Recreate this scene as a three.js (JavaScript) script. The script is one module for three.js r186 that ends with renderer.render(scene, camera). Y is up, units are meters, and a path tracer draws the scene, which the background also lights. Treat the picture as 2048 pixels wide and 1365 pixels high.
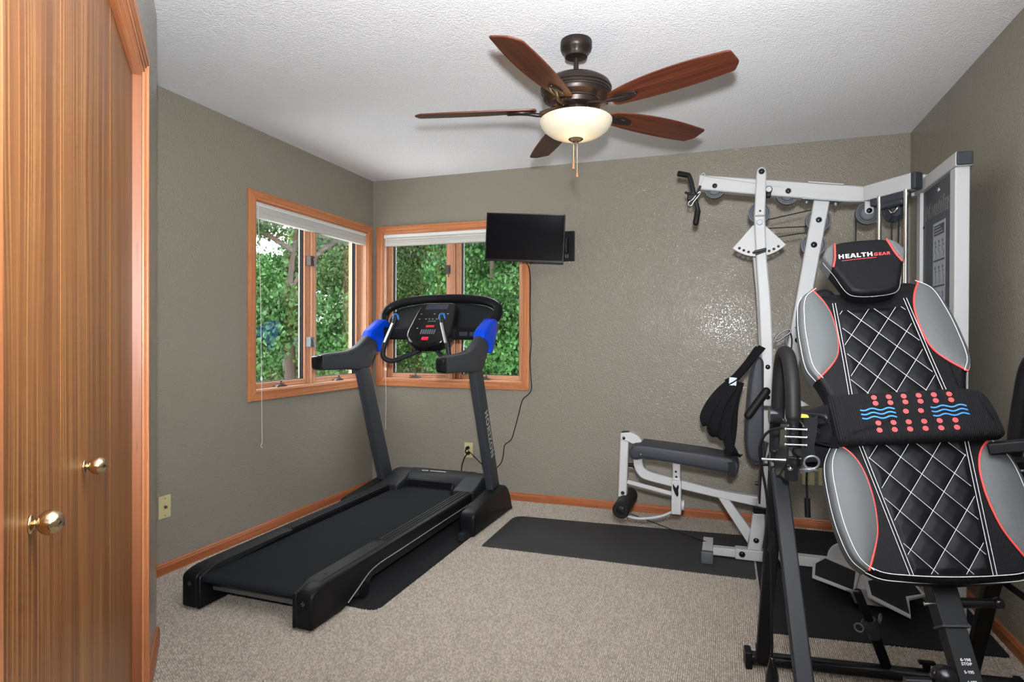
import * as THREE from 'three';
import { RoundedBoxGeometry } from 'three/addons/geometries/RoundedBoxGeometry.js';
import { mergeGeometries, toCreasedNormals } from 'three/addons/utils/BufferGeometryUtils.js';
import { TextGeometry } from 'three/addons/geometries/TextGeometry.js';
import { FontLoader } from 'three/addons/loaders/FontLoader.js';
import { RectAreaLightUniformsLib } from 'three/addons/lights/RectAreaLightUniformsLib.js';

// ---------------------------------------------------------------- camera, sky, flash, exposure
const scene = new THREE.Scene();
const camera = new THREE.PerspectiveCamera(58.06, 2048 / 1365, 0.05, 200);
camera.position.set(0, 1.197, 0);
camera.rotation.set(-0.0053, 0.3327, 0.0036, 'YXZ');
const renderer = new THREE.WebGLRenderer({ antialias: true });
renderer.toneMapping = THREE.LinearToneMapping;
renderer.toneMappingExposure = 1.17;
renderer.shadowMap.enabled = true;
RectAreaLightUniformsLib.init();
scene.background = new THREE.Color(0.92, 0.97, 1.0);
scene.backgroundIntensity = 7.0;                      // bright overcast daylight

// the photographer's flash on the camera: a zoomed head firing into the room, just above the lens
const flash = new THREE.SpotLight(0xf6f9ff, 43, 0, 1.0, 1.0, 2);
flash.position.set(0.02, 1.385, 0.035);
flash.target.position.set(-1.18, 2.3, -3.0);
flash.castShadow = true; flash.shadow.radius = 2.2;
scene.add(flash, flash.target);
// an added fill flash turned up, so that its light comes off the ceiling above the camera
const addedFill = new THREE.SpotLight(0xf2f6ff, 104, 0, 0.85, 1.0, 2);
addedFill.position.set(0.4, 0.85, -0.1);
addedFill.target.position.set(0.35, 2.44, -0.4);
addedFill.castShadow = true; addedFill.shadow.radius = 3;
scene.add(addedFill, addedFill.target);

// ---------------------------------------------------------------- helpers
let seed = 11;
const rnd = () => { seed = (seed + 0x6d2b79f5) | 0; let t = Math.imul(seed ^ (seed >>> 15), 1 | seed); t = (t + Math.imul(t ^ (t >>> 7), 61 | t)) ^ t; return ((t ^ (t >>> 14)) >>> 0) / 4294967296; };
const rr = (a, b) => a + (b - a) * rnd();
const V = (x, y, z) => new THREE.Vector3(x, y, z);
const A3 = (p) => (p.isVector3 ? p.clone() : V(p[0], p[1], p[2]));
const used = new Map();
function numbered(n) { const k = used.get(n) ?? 0; used.set(n, k + 1); return k ? n + '_' + String(k).padStart(3, '0') : n; }
function prep(g) {
  g = g.index ? g.toNonIndexed() : g;
  const o = new THREE.BufferGeometry(), n = g.attributes.position.count;
  o.setAttribute('position', g.attributes.position);
  if (!g.attributes.normal) g.computeVertexNormals();
  o.setAttribute('normal', g.attributes.normal);
  o.setAttribute('uv', g.attributes.uv ?? new THREE.BufferAttribute(new Float32Array(n * 2), 2));
  return o;
}
const mrg = (list) => { const l = [list].flat(9).filter(Boolean).map(prep); return l.length === 1 ? l[0] : mergeGeometries(l); };
function setMeta(o, label, category, group, kind) {
  if (label) o.userData.label = label;
  if (category) o.userData.category = category;
  if (group) o.userData.group = group;
  if (kind) o.userData.kind = kind;
  return o;
}
// a thing: a Group at its base; parts are authored in world coordinates unless local is set
const isLocal = new WeakSet();
function thing(name, label, category, [x, y, z] = [0, 0, 0], { turn = 0, group, local = false, kind } = {}) {
  const o = new THREE.Group(); o.name = numbered(name); scene.add(o);
  o.position.set(x, y, z); o.rotation.y = turn; o.updateMatrixWorld(true);
  setMeta(o, label, category, group, kind); if (local) isLocal.add(o);
  return o;
}
function part(parent, name, geoms, material, label) {
  const g = mrg(geoms), m = new THREE.Mesh(g, material); m.name = name; parent.add(m);
  if (isLocal.has(parent)) isLocal.add(m);
  else { parent.updateMatrixWorld(true); g.applyMatrix4(parent.matrixWorld.clone().invert()); }
  m.castShadow = m.receiveShadow = true;
  if (label) m.userData.label = label;
  m.updateMatrixWorld(true);
  return m;
}
function solo(name, geoms, material, label, category, { group, kind } = {}) {       // a thing that is one mesh
  const g = mrg(geoms); g.computeBoundingBox(); const b = g.boundingBox, c = V((b.min.x + b.max.x) / 2, b.min.y, (b.min.z + b.max.z) / 2);
  g.translate(-c.x, -c.y, -c.z);
  const m = new THREE.Mesh(g, material); m.name = numbered(name); m.position.copy(c); scene.add(m);
  m.castShadow = m.receiveShadow = true; m.updateMatrixWorld(true);
  return setMeta(m, label, category, group, kind);
}
// geometry
function box(x0, x1, y0, y1, z0, z1, r = 0.003, seg = 1) {
  const w = Math.abs(x1 - x0), h = Math.abs(y1 - y0), d = Math.abs(z1 - z0), q = Math.min(r, w / 2.01, h / 2.01, d / 2.01);
  const g = q > 0.0004 ? new RoundedBoxGeometry(w, h, d, seg, q) : new THREE.BoxGeometry(w, h, d);
  return g.translate((x0 + x1) / 2, (y0 + y1) / 2, (z0 + z1) / 2);
}
function basis(p, q, up = V(0, 1, 0)) {               // z from p to q
  const z = q.clone().sub(p).normalize(); let x = up.clone().cross(z);
  if (x.lengthSq() < 1e-6) x = V(1, 0, 0).cross(z); x.normalize();
  return new THREE.Matrix4().makeBasis(x, z.clone().cross(x), z);
}
function bar(p, q, w, h, r = 0.003, up) {             // a rectangular tube
  p = A3(p); q = A3(q); const L = p.distanceTo(q), m = basis(p, q, up); m.setPosition(p.clone().add(q).multiplyScalar(0.5));
  return new RoundedBoxGeometry(w, h, L, 1, Math.min(r, w / 2.01, h / 2.01)).applyMatrix4(m);
}
function rod(p, q, r, r2 = r, seg = 16) {
  p = A3(p); q = A3(q); const L = p.distanceTo(q), m = basis(p, q); m.setPosition(p.clone().add(q).multiplyScalar(0.5));
  return new THREE.CylinderGeometry(r2, r, L, seg).rotateX(Math.PI / 2).applyMatrix4(m);
}
const sph = (c, r, s = 14) => new THREE.SphereGeometry(r, s, Math.max(6, s >> 1)).translate(c[0], c[1], c[2]);
function smooth(pts, r, n = 24, seg = 8, closed = false) {      // a round tube through points
  pts = pts.map(A3); const c = new THREE.CatmullRomCurve3(pts, closed, 'centripetal');
  const l = [new THREE.TubeGeometry(c, n, r, seg, closed)];
  if (!closed) for (const e of [pts[0], pts[pts.length - 1]]) l.push(new THREE.SphereGeometry(r, seg, 6).translate(e.x, e.y, e.z));
  return l;
}
function bent(pts, r, fil, seg = 10) {                // a tube of straight runs with rounded bends
  pts = pts.map(A3); const path = new THREE.CurvePath(); let a = pts[0];
  for (let i = 1; i < pts.length - 1; i++) {
    const d0 = a.distanceTo(pts[i]), d1 = pts[i].distanceTo(pts[i + 1]), f = Math.min(fil, d0 * 0.9, d1 * 0.45);
    const s = pts[i].clone().lerp(a, f / d0), e = pts[i].clone().lerp(pts[i + 1], f / d1);
    path.add(new THREE.LineCurve3(a, s)); path.add(new THREE.QuadraticBezierCurve3(s, pts[i], e)); a = e;
  }
  path.add(new THREE.LineCurve3(a, pts[pts.length - 1]));
  const all = []; for (const c of path.curves) { const n = c.isLineCurve3 ? 1 : 6; for (let k = 0; k < n; k++) all.push(c.getPoint(k / n)); } all.push(pts[pts.length - 1]);
  const l = [];
  const poly = new THREE.CatmullRomCurve3(all, false, 'centripetal', 0.1);
  l.push(new THREE.TubeGeometry(poly, all.length * 4, r, seg));
  for (const e of [pts[0], pts[pts.length - 1]]) l.push(new THREE.SphereGeometry(r, seg, 6).translate(e.x, e.y, e.z));
  return l;
}
const lathe = (prof, [x, y, z] = [0, 0, 0], seg = 32) => toCreasedNormals(new THREE.LatheGeometry(prof.map(([r, h]) => new THREE.Vector2(r, h)), seg), 0.7).translate(x, y, z);
function roundPts(pts, n = 5) {                       // [x, y, r]: corners rounded with radius r
  const o = [], N = pts.length;
  pts.forEach((p, i) => {
    const r = p[2] ?? 0; if (!r) { o.push([p[0], p[1]]); return; }
    const a = pts[(i + N - 1) % N], b = pts[(i + 1) % N], la = Math.hypot(a[0] - p[0], a[1] - p[1]), lb = Math.hypot(b[0] - p[0], b[1] - p[1]), fa = Math.min(r / la, 0.49), fb = Math.min(r / lb, 0.49);
    const s = [p[0] + (a[0] - p[0]) * fa, p[1] + (a[1] - p[1]) * fa], e = [p[0] + (b[0] - p[0]) * fb, p[1] + (b[1] - p[1]) * fb];
    for (let k = 0; k <= n; k++) { const t = k / n, u = 1 - t; o.push([u * u * s[0] + 2 * u * t * p[0] + t * t * e[0], u * u * s[1] + 2 * u * t * p[1] + t * t * e[1]]); }
  });
  return o;
}
function remap(g, f) {                                // move every point; the winding is kept outward
  g = prep(g); const p = g.attributes.position, n = g.attributes.normal;
  const m = new THREE.Matrix3(), ex = f(1, 0, 0), ey = f(0, 1, 0), ez = f(0, 0, 1), o = f(0, 0, 0);
  m.set(ex[0] - o[0], ey[0] - o[0], ez[0] - o[0], ex[1] - o[1], ey[1] - o[1], ez[1] - o[1], ex[2] - o[2], ey[2] - o[2], ez[2] - o[2]);
  for (let i = 0; i < p.count; i++) {
    p.setXYZ(i, ...f(p.getX(i), p.getY(i), p.getZ(i)));
    const v = V(n.getX(i), n.getY(i), n.getZ(i)).applyMatrix3(m).normalize(); n.setXYZ(i, v.x, v.y, v.z);
  }
  if (m.determinant() < 0) for (const a of Object.values(g.attributes)) for (let i = 0; i < a.count; i += 3) for (let k = 0; k < a.itemSize; k++) { const j = (i + 1) * a.itemSize + k, l = (i + 2) * a.itemSize + k, t = a.array[j]; a.array[j] = a.array[l]; a.array[l] = t; }
  return g;
}
const asPath = (pts, P = THREE.Shape) => { const s = new P(); pts.forEach((p, i) => (i ? s.lineTo(p[0], p[1]) : s.moveTo(p[0], p[1]))); s.closePath(); return s; };
function slab(pts, d, b = 0.003, { holes = [], seg = 1, crease = 0.6 } = {}) {     // outline in x, y; depth 0 to d along z
  const s = asPath(roundPts(pts)); for (const h of holes) s.holes.push(asPath(roundPts(h), THREE.Path));
  const bb = Math.min(b, d / 2.02);
  const g = new THREE.ExtrudeGeometry(s, { depth: d - 2 * bb, bevelEnabled: bb > 0, bevelThickness: bb, bevelSize: bb, bevelOffset: -bb, bevelSegments: seg, curveSegments: 8 }).translate(0, 0, bb);
  return toCreasedNormals(g, crease);
}
function sil(pts, axis, a, b, bevel = 0.003, o) {     // outline seen along an axis: z: (x, y), x: (z, y), y: (x, z)
  const lo = Math.min(a, b), g = slab(pts, Math.abs(b - a), bevel, o);
  return axis === 'z' ? g.translate(0, 0, lo) : remap(g, axis === 'x' ? (x, y, z) => [z + lo, y, x] : (x, y, z) => [x, z + lo, y]);
}
const circle = (x, y, r, n = 16) => Array.from({ length: n }, (_, i) => [x + r * Math.cos((i / n) * 2 * Math.PI), y + r * Math.sin((i / n) * 2 * Math.PI)]);
const dome = (c, n, r, h = r * 0.5) => { const g = new THREE.SphereGeometry(1, 12, 5, 0, Math.PI * 2, 0, Math.PI / 2).scale(r, h, r); return g.applyQuaternion(new THREE.Quaternion().setFromUnitVectors(V(0, 1, 0), A3(n).normalize())).translate(c[0], c[1], c[2]); };
function ribbon(pts, wdir, width, thick = 0.003, n = 30) {      // a flat strap along points, wide along wdir
  const c = new THREE.CatmullRomCurve3(pts.map(A3), false, 'centripetal'), w = A3(wdir).normalize(), pos = [], idx = [];
  for (let i = 0; i <= n; i++) {
    const p = c.getPoint(i / n), t = c.getTangent(i / n), ww = w.clone().addScaledVector(t, -w.dot(t)).normalize(), nn = t.clone().cross(ww).normalize();
    for (const [a, b] of [[-1, -1], [1, -1], [1, 1], [-1, 1]]) { const v = p.clone().addScaledVector(ww, (a * width) / 2).addScaledVector(nn, (b * thick) / 2); pos.push(v.x, v.y, v.z); }
    if (i) for (let k = 0; k < 4; k++) { const a = (i - 1) * 4 + k, b = (i - 1) * 4 + ((k + 1) % 4); idx.push(a, b, b + 4, a, b + 4, a + 4); }
  }
  const e = n * 4; idx.push(0, 2, 1, 0, 3, 2, e, e + 1, e + 2, e, e + 2, e + 3);
  const g = new THREE.BufferGeometry(); g.setAttribute('position', new THREE.Float32BufferAttribute(pos, 3)); g.setIndex(idx);
  return toCreasedNormals(g, 0.7);
}
// texture coordinates in metres: v along the grain axis, u across
function grainUV(g, axis, k = 1) {
  g = prep(g); const p = g.attributes.position, n = g.attributes.normal, uv = new Float32Array(p.count * 2), ou = rnd() * 3, ov = rnd() * 3, ai = 'xyz'.indexOf(axis);
  for (let i = 0; i < p.count; i++) {
    const P = [p.getX(i), p.getY(i), p.getZ(i)], N = [Math.abs(n.getX(i)), Math.abs(n.getY(i)), Math.abs(n.getZ(i))];
    const o = [0, 1, 2].filter((j) => j !== ai), ui = N[o[0]] > N[o[1]] ? o[1] : o[0];
    uv[2 * i] = P[ui] * k + ou; uv[2 * i + 1] = P[ai] * k + ov;
  }
  g.setAttribute('uv', new THREE.BufferAttribute(uv, 2)); return g;
}
function planeUV(g, fu, fv) { g = prep(g); const p = g.attributes.position, uv = new Float32Array(p.count * 2); for (let i = 0; i < p.count; i++) { const P = V(p.getX(i), p.getY(i), p.getZ(i)); uv[2 * i] = fu(P); uv[2 * i + 1] = fv(P); } g.setAttribute('uv', new THREE.BufferAttribute(uv, 2)); return g; }

// ---------------------------------------------------------------- procedural textures
function lattice(n, sd) { const a = new Float32Array(n * n); let s = sd * 7919 + 13; for (let i = 0; i < a.length; i++) { s = (Math.imul(s, 1664525) + 1013904223) | 0; a[i] = ((s >>> 8) & 0xffff) / 65535; } return a; }
function noiseField(W, H, nx, ny, sd) {               // tileable value noise
  const n = Math.max(nx, ny), L = lattice(n, sd), o = new Float32Array(W * H), sm = (t) => t * t * (3 - 2 * t);
  for (let y = 0; y < H; y++) {
    const fy = (y / H) * ny, y0 = Math.floor(fy), ty = sm(fy - y0), r0 = (y0 % ny) * n, r1 = ((y0 + 1) % ny) * n;
    for (let x = 0; x < W; x++) {
      const fx = (x / W) * nx, x0 = Math.floor(fx), tx = sm(fx - x0), a = x0 % nx, b = (x0 + 1) % nx;
      o[y * W + x] = (L[r0 + a] * (1 - tx) + L[r0 + b] * tx) * (1 - ty) + (L[r1 + a] * (1 - tx) + L[r1 + b] * tx) * ty;
    }
  }
  return o;
}
function tex(W, H, fill, srgb, rx = 1, ry = rx) {
  const d = new Uint8Array(W * H * 4);
  for (let i = 0; i < W * H; i++) { const c = fill(i); d[4 * i] = c[0]; d[4 * i + 1] = c[1]; d[4 * i + 2] = c[2]; d[4 * i + 3] = 255; }
  const t = new THREE.DataTexture(d, W, H); t.magFilter = THREE.LinearFilter; t.minFilter = THREE.LinearMipmapLinearFilter; t.generateMipmaps = true;
  t.wrapS = t.wrapT = THREE.RepeatWrapping; t.repeat.set(rx, ry); if (srgb) t.colorSpace = THREE.SRGBColorSpace; t.needsUpdate = true; return t;
}
const grey = (v) => { const k = Math.max(0, Math.min(255, Math.round(v * 255))); return [k, k, k]; };
const mixc = (a, b, t) => [a[0] + (b[0] - a[0]) * t, a[1] + (b[1] - a[1]) * t, a[2] + (b[2] - a[2]) * t];
function woodTex(c0, c1, c2, sd, stripes = 60, size = [1.0, 1.0]) {      // straight grain along v
  const W = 512, H = 512, a = noiseField(W, H, stripes, 3, sd), b = noiseField(W, H, stripes * 3, 8, sd + 1), c = noiseField(W, H, 10, 2, sd + 2), e = noiseField(W, H, 170, 24, sd + 3);
  return tex(W, H, (i) => { let t = 0.5 * a[i] + 0.3 * b[i] + 0.2 * c[i]; t = (t - 0.5) * 1.7 + 0.5; let k = mixc(c0, c1, Math.max(0, Math.min(1, t))); if (e[i] > 0.8) k = mixc(k, c2, (e[i] - 0.8) * 3); return k; }, true, 1 / size[0], 1 / size[1]);
}
function peelTex(sd, n, rep, sharp) {
  const W = 1024, a = noiseField(W, W, n, n, sd), b = noiseField(W, W, n * 2, n * 2, sd + 1), c = noiseField(W, W, Math.round(n / 9), Math.round(n / 9), sd + 2);
  return tex(W, W, (i) => { let v = 0.62 * a[i] + 0.38 * b[i]; v = Math.max(0, Math.min(1, (v - 0.5) * sharp + 0.5)); return grey(v * (0.62 + 0.38 * c[i])); }, false, rep);
}
const std = (color, rough, metal = 0, more = {}) => new THREE.MeshStandardMaterial({ color, roughness: rough, metalness: metal, ...more });
const dull = (color, roughness, specularIntensity) => new THREE.MeshPhysicalMaterial({ color, roughness, specularIntensity });
const lin = (r, g, b) => new THREE.Color().setRGB(r, g, b);
const M = {};
{
  const peel = peelTex(3, 300, 1 / 1.6, 3.4), stip = peelTex(9, 260, 1 / 1.3, 2.6);
  M.wall = new THREE.MeshPhysicalMaterial({ color: lin(0.24, 0.216, 0.17), roughness: 0.15, specularIntensity: 0.4, bumpMap: peel, bumpScale: 0.0016 });
  M.ceiling = std(lin(0.87, 0.875, 0.88), 0.9, 0, { bumpMap: stip, bumpScale: 0.0014 });
  // looped carpet: rows of two-tone yarn loops 32 x 32 loops on a tile of 0.27 m
  const W = 768, N = 32, cell = W / N, L = lattice(64, 5), hgt = new Float32Array(W * W), tone = new Float32Array(W * W), big = noiseField(W, W, 7, 7, 31);
  for (let y = 0; y < W; y++) for (let x = 0; x < W; x++) {
    const row = Math.floor(x / cell), off = L[row % N] * 0.5 + (row % 2) * 0.5, gy = y / cell + off, cy = Math.floor(gy), at = (row * 64 + (cy % N) + 64) % 4096, u = x / cell - row - 0.5 + (L[(at + 1777) % 4096] - 0.5) * 0.4, v = gy - cy - 0.5 + (L[(at + 911) % 4096] - 0.5) * 0.4;
    const r = L[at], w = Math.max(0, 1 - (u * u * 4.2 + v * v * 3.4)); hgt[y * W + x] = Math.sqrt(w) * (0.75 + 0.25 * r); tone[y * W + x] = r;
  }
  const cmap = tex(W, W, (i) => mixc([140, 128, 113], [170, 157, 141], tone[i] * 0.7 + big[i] * 0.3), true, 1 / 0.27);   // each loop has the tone of its yarn
  M.carpet = std(0xffffff, 0.95, 0, { map: cmap, bumpMap: tex(W, W, (i) => grey(hgt[i]), false, 1 / 0.27), bumpScale: 0.006 });
  M.oak = std(0xffffff, 0.38, 0, { map: woodTex([200, 134, 88], [164, 96, 58], [116, 66, 40], 21, 48, [0.5, 1.2]) });
  M.oakPale = std(0xffffff, 0.4, 0, { map: woodTex([206, 158, 124], [172, 118, 86], [130, 84, 60], 27, 48, [0.5, 1.2]) });
  M.base = std(0xffffff, 0.4, 0, { map: woodTex([180, 108, 66], [144, 80, 46], [104, 58, 36], 33, 40, [0.4, 1.4]) });
  const doorTex = (sd) => {
    const W = 1024, Hh = 1024, a = noiseField(W, Hh, 150, 3, sd), b = noiseField(W, Hh, 22, 2, sd + 1), e = noiseField(W, Hh, 420, 14, sd + 2), w = noiseField(W, Hh, 6, 5, sd + 3), m = noiseField(W, Hh, 16, 4, sd + 4);
    return tex(W, Hh, (i) => {
      const x = i % W, y = (i / W) | 0, sh = Math.round((w[i] - 0.5) * 46), j = y * W + ((x + sh + W) % W);
      let k = mixc([107, 63, 29], [146, 94, 48], Math.max(0, Math.min(1, (0.55 * a[j] + 0.45 * b[j] - 0.5) * 1.6 + 0.5)));
      const line = Math.max(0, a[j] - 0.6) * 2.2 * (0.3 + 0.7 * m[i]) + Math.max(0, e[j] - 0.72) * 1.5 * m[i]; return mixc(k, [208, 162, 100], Math.min(0.75, line));
    }, true, 1 / 0.6, 1 / 1.6);
  };
  const dg = doorTex(141);
  M.door = std(0xffffff, 0.42, 0, { map: dg });
  M.doorB = std(0xffffff, 0.42, 0, { map: doorTex(177) });
  M.jamb = std(0xffffff, 0.42, 0, { map: woodTex([150, 92, 56], [132, 78, 46], [110, 62, 36], 52, 30, [0.4, 1.6]) });
  M.blade = std(0xffffff, 0.42, 0, { map: woodTex([104, 50, 28], [64, 28, 16], [40, 18, 12], 61, 40, [0.25, 0.9]) });
}
M.white = std(lin(0.4, 0.4, 0.39), 0.5);
M.whiteSheet = std(lin(0.68, 0.67, 0.64), 0.55);
M.shade = std(lin(0.5, 0.485, 0.44), 0.85);
M.black = dull(lin(0.006, 0.006, 0.007), 0.42, 0.4);
M.blackMatt = dull(lin(0.006, 0.006, 0.007), 0.8, 0.25);
M.gloss = dull(lin(0.008, 0.008, 0.009), 0.14, 0.8);
M.screen = new THREE.MeshPhysicalMaterial({ color: lin(0.004, 0.004, 0.005), roughness: 0.16, specularIntensity: 0.12 });
M.charcoal = dull(lin(0.013, 0.0142, 0.016), 0.5, 0.45);
M.graphite = dull(lin(0.034, 0.038, 0.044), 0.42, 0.45);
M.greyMetal = std(lin(0.18, 0.19, 0.2), 0.4, 0.6);
M.silver = std(lin(0.55, 0.55, 0.55), 0.3, 0.7);
M.chrome = std(lin(0.75, 0.75, 0.74), 0.16, 1);
M.brass = std(lin(0.62, 0.5, 0.3), 0.2, 1);
M.bronze = std(lin(0.03, 0.021, 0.017), 0.38, 0.55);
M.ivory = std(lin(0.5, 0.43, 0.22), 0.45);
M.brown = std(lin(0.07, 0.05, 0.04), 0.4);
M.blue = new THREE.MeshPhysicalMaterial({ color: lin(0.0, 0.055, 0.62), roughness: 0.35, specularIntensity: 0.4 });
M.blueGloss = std(lin(0.01, 0.12, 0.4), 0.3);
M.red = std(lin(0.62, 0.03, 0.03), 0.4);
M.vinyl = dull(lin(0.0038, 0.0038, 0.0046), 0.46, 0.28);
M.vinylGrey = std(lin(0.07, 0.075, 0.075), 0.55);
M.padGrey = dull(lin(0.03, 0.033, 0.04), 0.45, 0.45);
M.thread = std(lin(0.75, 0.75, 0.75), 0.7);
M.threadGrey = std(lin(0.3, 0.3, 0.3), 0.7);
M.foam = dull(lin(0.007, 0.0067, 0.0067), 0.55, 0.4);
M.rubber = dull(lin(0.013, 0.013, 0.014), 0.85, 0.45);
M.panelGrey = std(lin(0.045, 0.05, 0.058), 0.5);
M.pulley = std(lin(0.032, 0.036, 0.043), 0.5);
M.pulleyFace = std(lin(0.07, 0.077, 0.088), 0.5);
M.mesh = dull(lin(0.008, 0.008, 0.0095), 0.8, 0.4);
M.hole = std(lin(0.01, 0.01, 0.01), 0.9);
M.glass = new THREE.MeshPhysicalMaterial({ color: 0xffffff, roughness: 0.0, transmission: 1, thickness: 0, ior: 1.5 });
{
  const w = noiseField(256, 256, 64, 64, 70), w2 = noiseField(256, 256, 5, 5, 71);
  const leather = tex(256, 256, (i) => grey(0.6 * w[i] + 0.4 * w2[i]), false, 12);
  for (const m of [M.vinyl, M.vinylGrey, M.padGrey]) { m.bumpMap = leather; m.bumpScale = 0.0006; }
  const N = 256, net = tex(N, N, (i) => { const x = i % N, y = (i / N) | 0, c = Math.sin((x / N) * 2 * Math.PI * 16 + ((Math.floor((y / N) * 32) % 2) * Math.PI)) * Math.sin((y / N) * 2 * Math.PI * 16); return grey(0.5 + 0.5 * c); }, false, 1 / 0.08);
  M.mesh.bumpMap = net; M.mesh.bumpScale = 0.0025;
  const sp = noiseField(256, 256, 128, 128, 80);
  const rb = tex(256, 256, (i) => grey(sp[i]), false, 1 / 0.3); M.rubber.bumpMap = rb; M.rubber.bumpScale = 0.0012;
}
const fontB = await new FontLoader().loadAsync('fonts/droid/droid_sans_bold.typeface.json');
const fontSerif = await new FontLoader().loadAsync('fonts/droid/droid_serif_bold.typeface.json');
// lettering lying in x, y with the given cap height, width and slant
function letters(text, size, { width, slant = 0, font = fontB, depth = 0.001, centre = true } = {}) {
  const g = new TextGeometry(text, { font, size, depth, curveSegments: 3, bevelEnabled: false }); g.computeBoundingBox(); const b = g.boundingBox;
  const k = width ? width / (b.max.x - b.min.x) : 1; g.translate(centre ? -(b.min.x + b.max.x) / 2 : -b.min.x, 0, 0).scale(k, 1, 1);
  if (slant) g.applyMatrix4(new THREE.Matrix4().set(1, slant, 0, 0, 0, 1, 0, 0, 0, 0, 1, 0, 0, 0, 0, 1));
  return g;
}
// ---------------------------------------------------------------- the room (metres, camera at x = z = 0, back wall at z = -4.281)
const XL = -2.655, ZB = -4.281, XR = 1.052, H = 2.44, ZF = 2.0, XH = -0.25, CX = -2.09, CZ = -1.811;
const W1 = { a: -2.91, b: -4.245 }, W2 = { a: -2.618, b: -1.342 }, WY = [0.812, 2.072];
const st = (name, g, m, label, cat) => solo(name, g, m, label, cat, { kind: 'structure' });
const floorUV = (g) => planeUV(g, (p) => p.x, (p) => p.z);
const floor = st('floor', floorUV(box(XL - 0.2, XR + 0.2, -0.12, 0, ZB - 0.2, ZF + 0.2, 0)), M.carpet, 'beige looped carpet floor', 'floor');
st('ceiling', floorUV(box(XL - 0.2, XR + 0.2, H, H + 0.12, ZB - 0.2, ZF + 0.2, 0)), M.ceiling, 'white stippled ceiling above the fan', 'ceiling');
const rect = (x0, x1, y0, y1) => [[x0, y0], [x1, y0], [x1, y1], [x0, y1]];
st('wall_back', sil(rect(XL - 0.16, XR + 0.12, 0, H), 'z', ZB - 0.16, ZB, 0, { holes: [rect(W2.a + 0.045, W2.b - 0.045, WY[0] + 0.045, WY[1] - 0.045)] }), M.wall, 'taupe textured wall behind the treadmill and the gym', 'wall');
st('wall_left', sil(rect(ZB, CZ + 0.1, 0, H), 'x', XL - 0.16, XL, 0, { holes: [rect(W1.b + 0.045, W1.a - 0.045, WY[0] + 0.045, WY[1] - 0.045)] }), M.wall, 'taupe textured wall left of the treadmill', 'wall');
st('wall_right', sil(rect(ZB, ZF + 0.12, 0, H), 'x', XR, XR + 0.12, 0), M.wall, 'taupe textured wall right of the inversion table', 'wall');
st('wall_return', sil(rect(XL, CX, 0, H), 'z', CZ, CZ + 0.11, 0), M.wall, 'short taupe wall behind the closet corner', 'wall');
st('wall_hall', sil(rect(0.03, ZF, 0, H), 'x', XH - 0.12, XH, 0), M.wall, 'taupe wall beside the photographer', 'wall');
st('wall_front', sil(rect(XH - 0.12, XR + 0.12, 0, H), 'z', ZF, ZF + 0.12, 0), M.wall, 'taupe wall behind the photographer', 'wall');
// closet wall, turned by 45 degrees; local x runs to the far corner, local z into the room
const TCL = 2.602, D0 = 0.586, D1 = 1.992, DH = 2.0;
const closet = thing('wall_closet', 'taupe angled wall with the wooden closet doors', 'wall', [CX, 0, CZ], { turn: (135 * Math.PI) / 180, local: true, kind: 'structure' });
part(closet, 'wall_surface', slab([[-TCL, 0], [-D1, 0], [-D1, DH], [-D0, DH], [-D0, 0], [0, 0], [0, H], [-TCL, H]], 0.12, 0).translate(0, 0, -0.12), M.wall);
// carpet pile: rows of yarn loops, real geometry as far as the picture shows it
{
  const keep = seed, loop = new THREE.SphereGeometry(1, 8, 6).scale(0.0031, 0.0054, 0.0037), L = [], rows = 0.0077, pitch = 0.0088;
  const mats = [[-2.35, -1.435, -3.99, -2.36], [-1.3, 0.15, -3.89, -3.27], [0.17, 1.02, -4.2, -2.78]];
  for (let x = XL + 0.014, r = 0; x < XR - 0.012; x += rows, r++) for (let z = ZB + 0.014 + (r % 2) * pitch * 0.5 + rr(0, 0.003); z < -0.9; z += pitch) {
    if (x - z < -0.262 && z > CZ - 0.012) continue;                                          // behind the closet wall
    if (-0.3266 * x - 0.9452 * z < 1.5) continue;                                            // nearer than the picture shows
    if (mats.some(([a, b, c, d]) => x > a && x < b && z > c && z < d)) continue;
    L.push(x, z);
  }
  const f = new THREE.InstancedMesh(loop, std(0xffffff, 0.95), L.length / 2), m = new THREE.Matrix4(), q = new THREE.Quaternion(), up = V(0, 1, 0), c = new THREE.Color();
  for (let i = 0; i < L.length / 2; i++) {
    m.compose(V(L[2 * i] + rr(-0.0008, 0.0008), rr(-0.0006, 0.0004), L[2 * i + 1] + rr(-0.001, 0.001)).sub(floor.position), q.setFromAxisAngle(up, rr(-0.5, 0.5)), V(rr(0.88, 1.12), rr(0.7, 1.05), rr(0.88, 1.12)));
    f.setMatrixAt(i, m); const k = rr(0.72, 1.25); f.setColorAt(i, c.setRGB(0.39 * k, 0.338 * k, 0.28 * k));
  }
  f.name = 'carpet_pile'; f.userData.kind = 'stuff'; f.castShadow = f.receiveShadow = true; floor.add(f); seed = keep;
}
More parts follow.
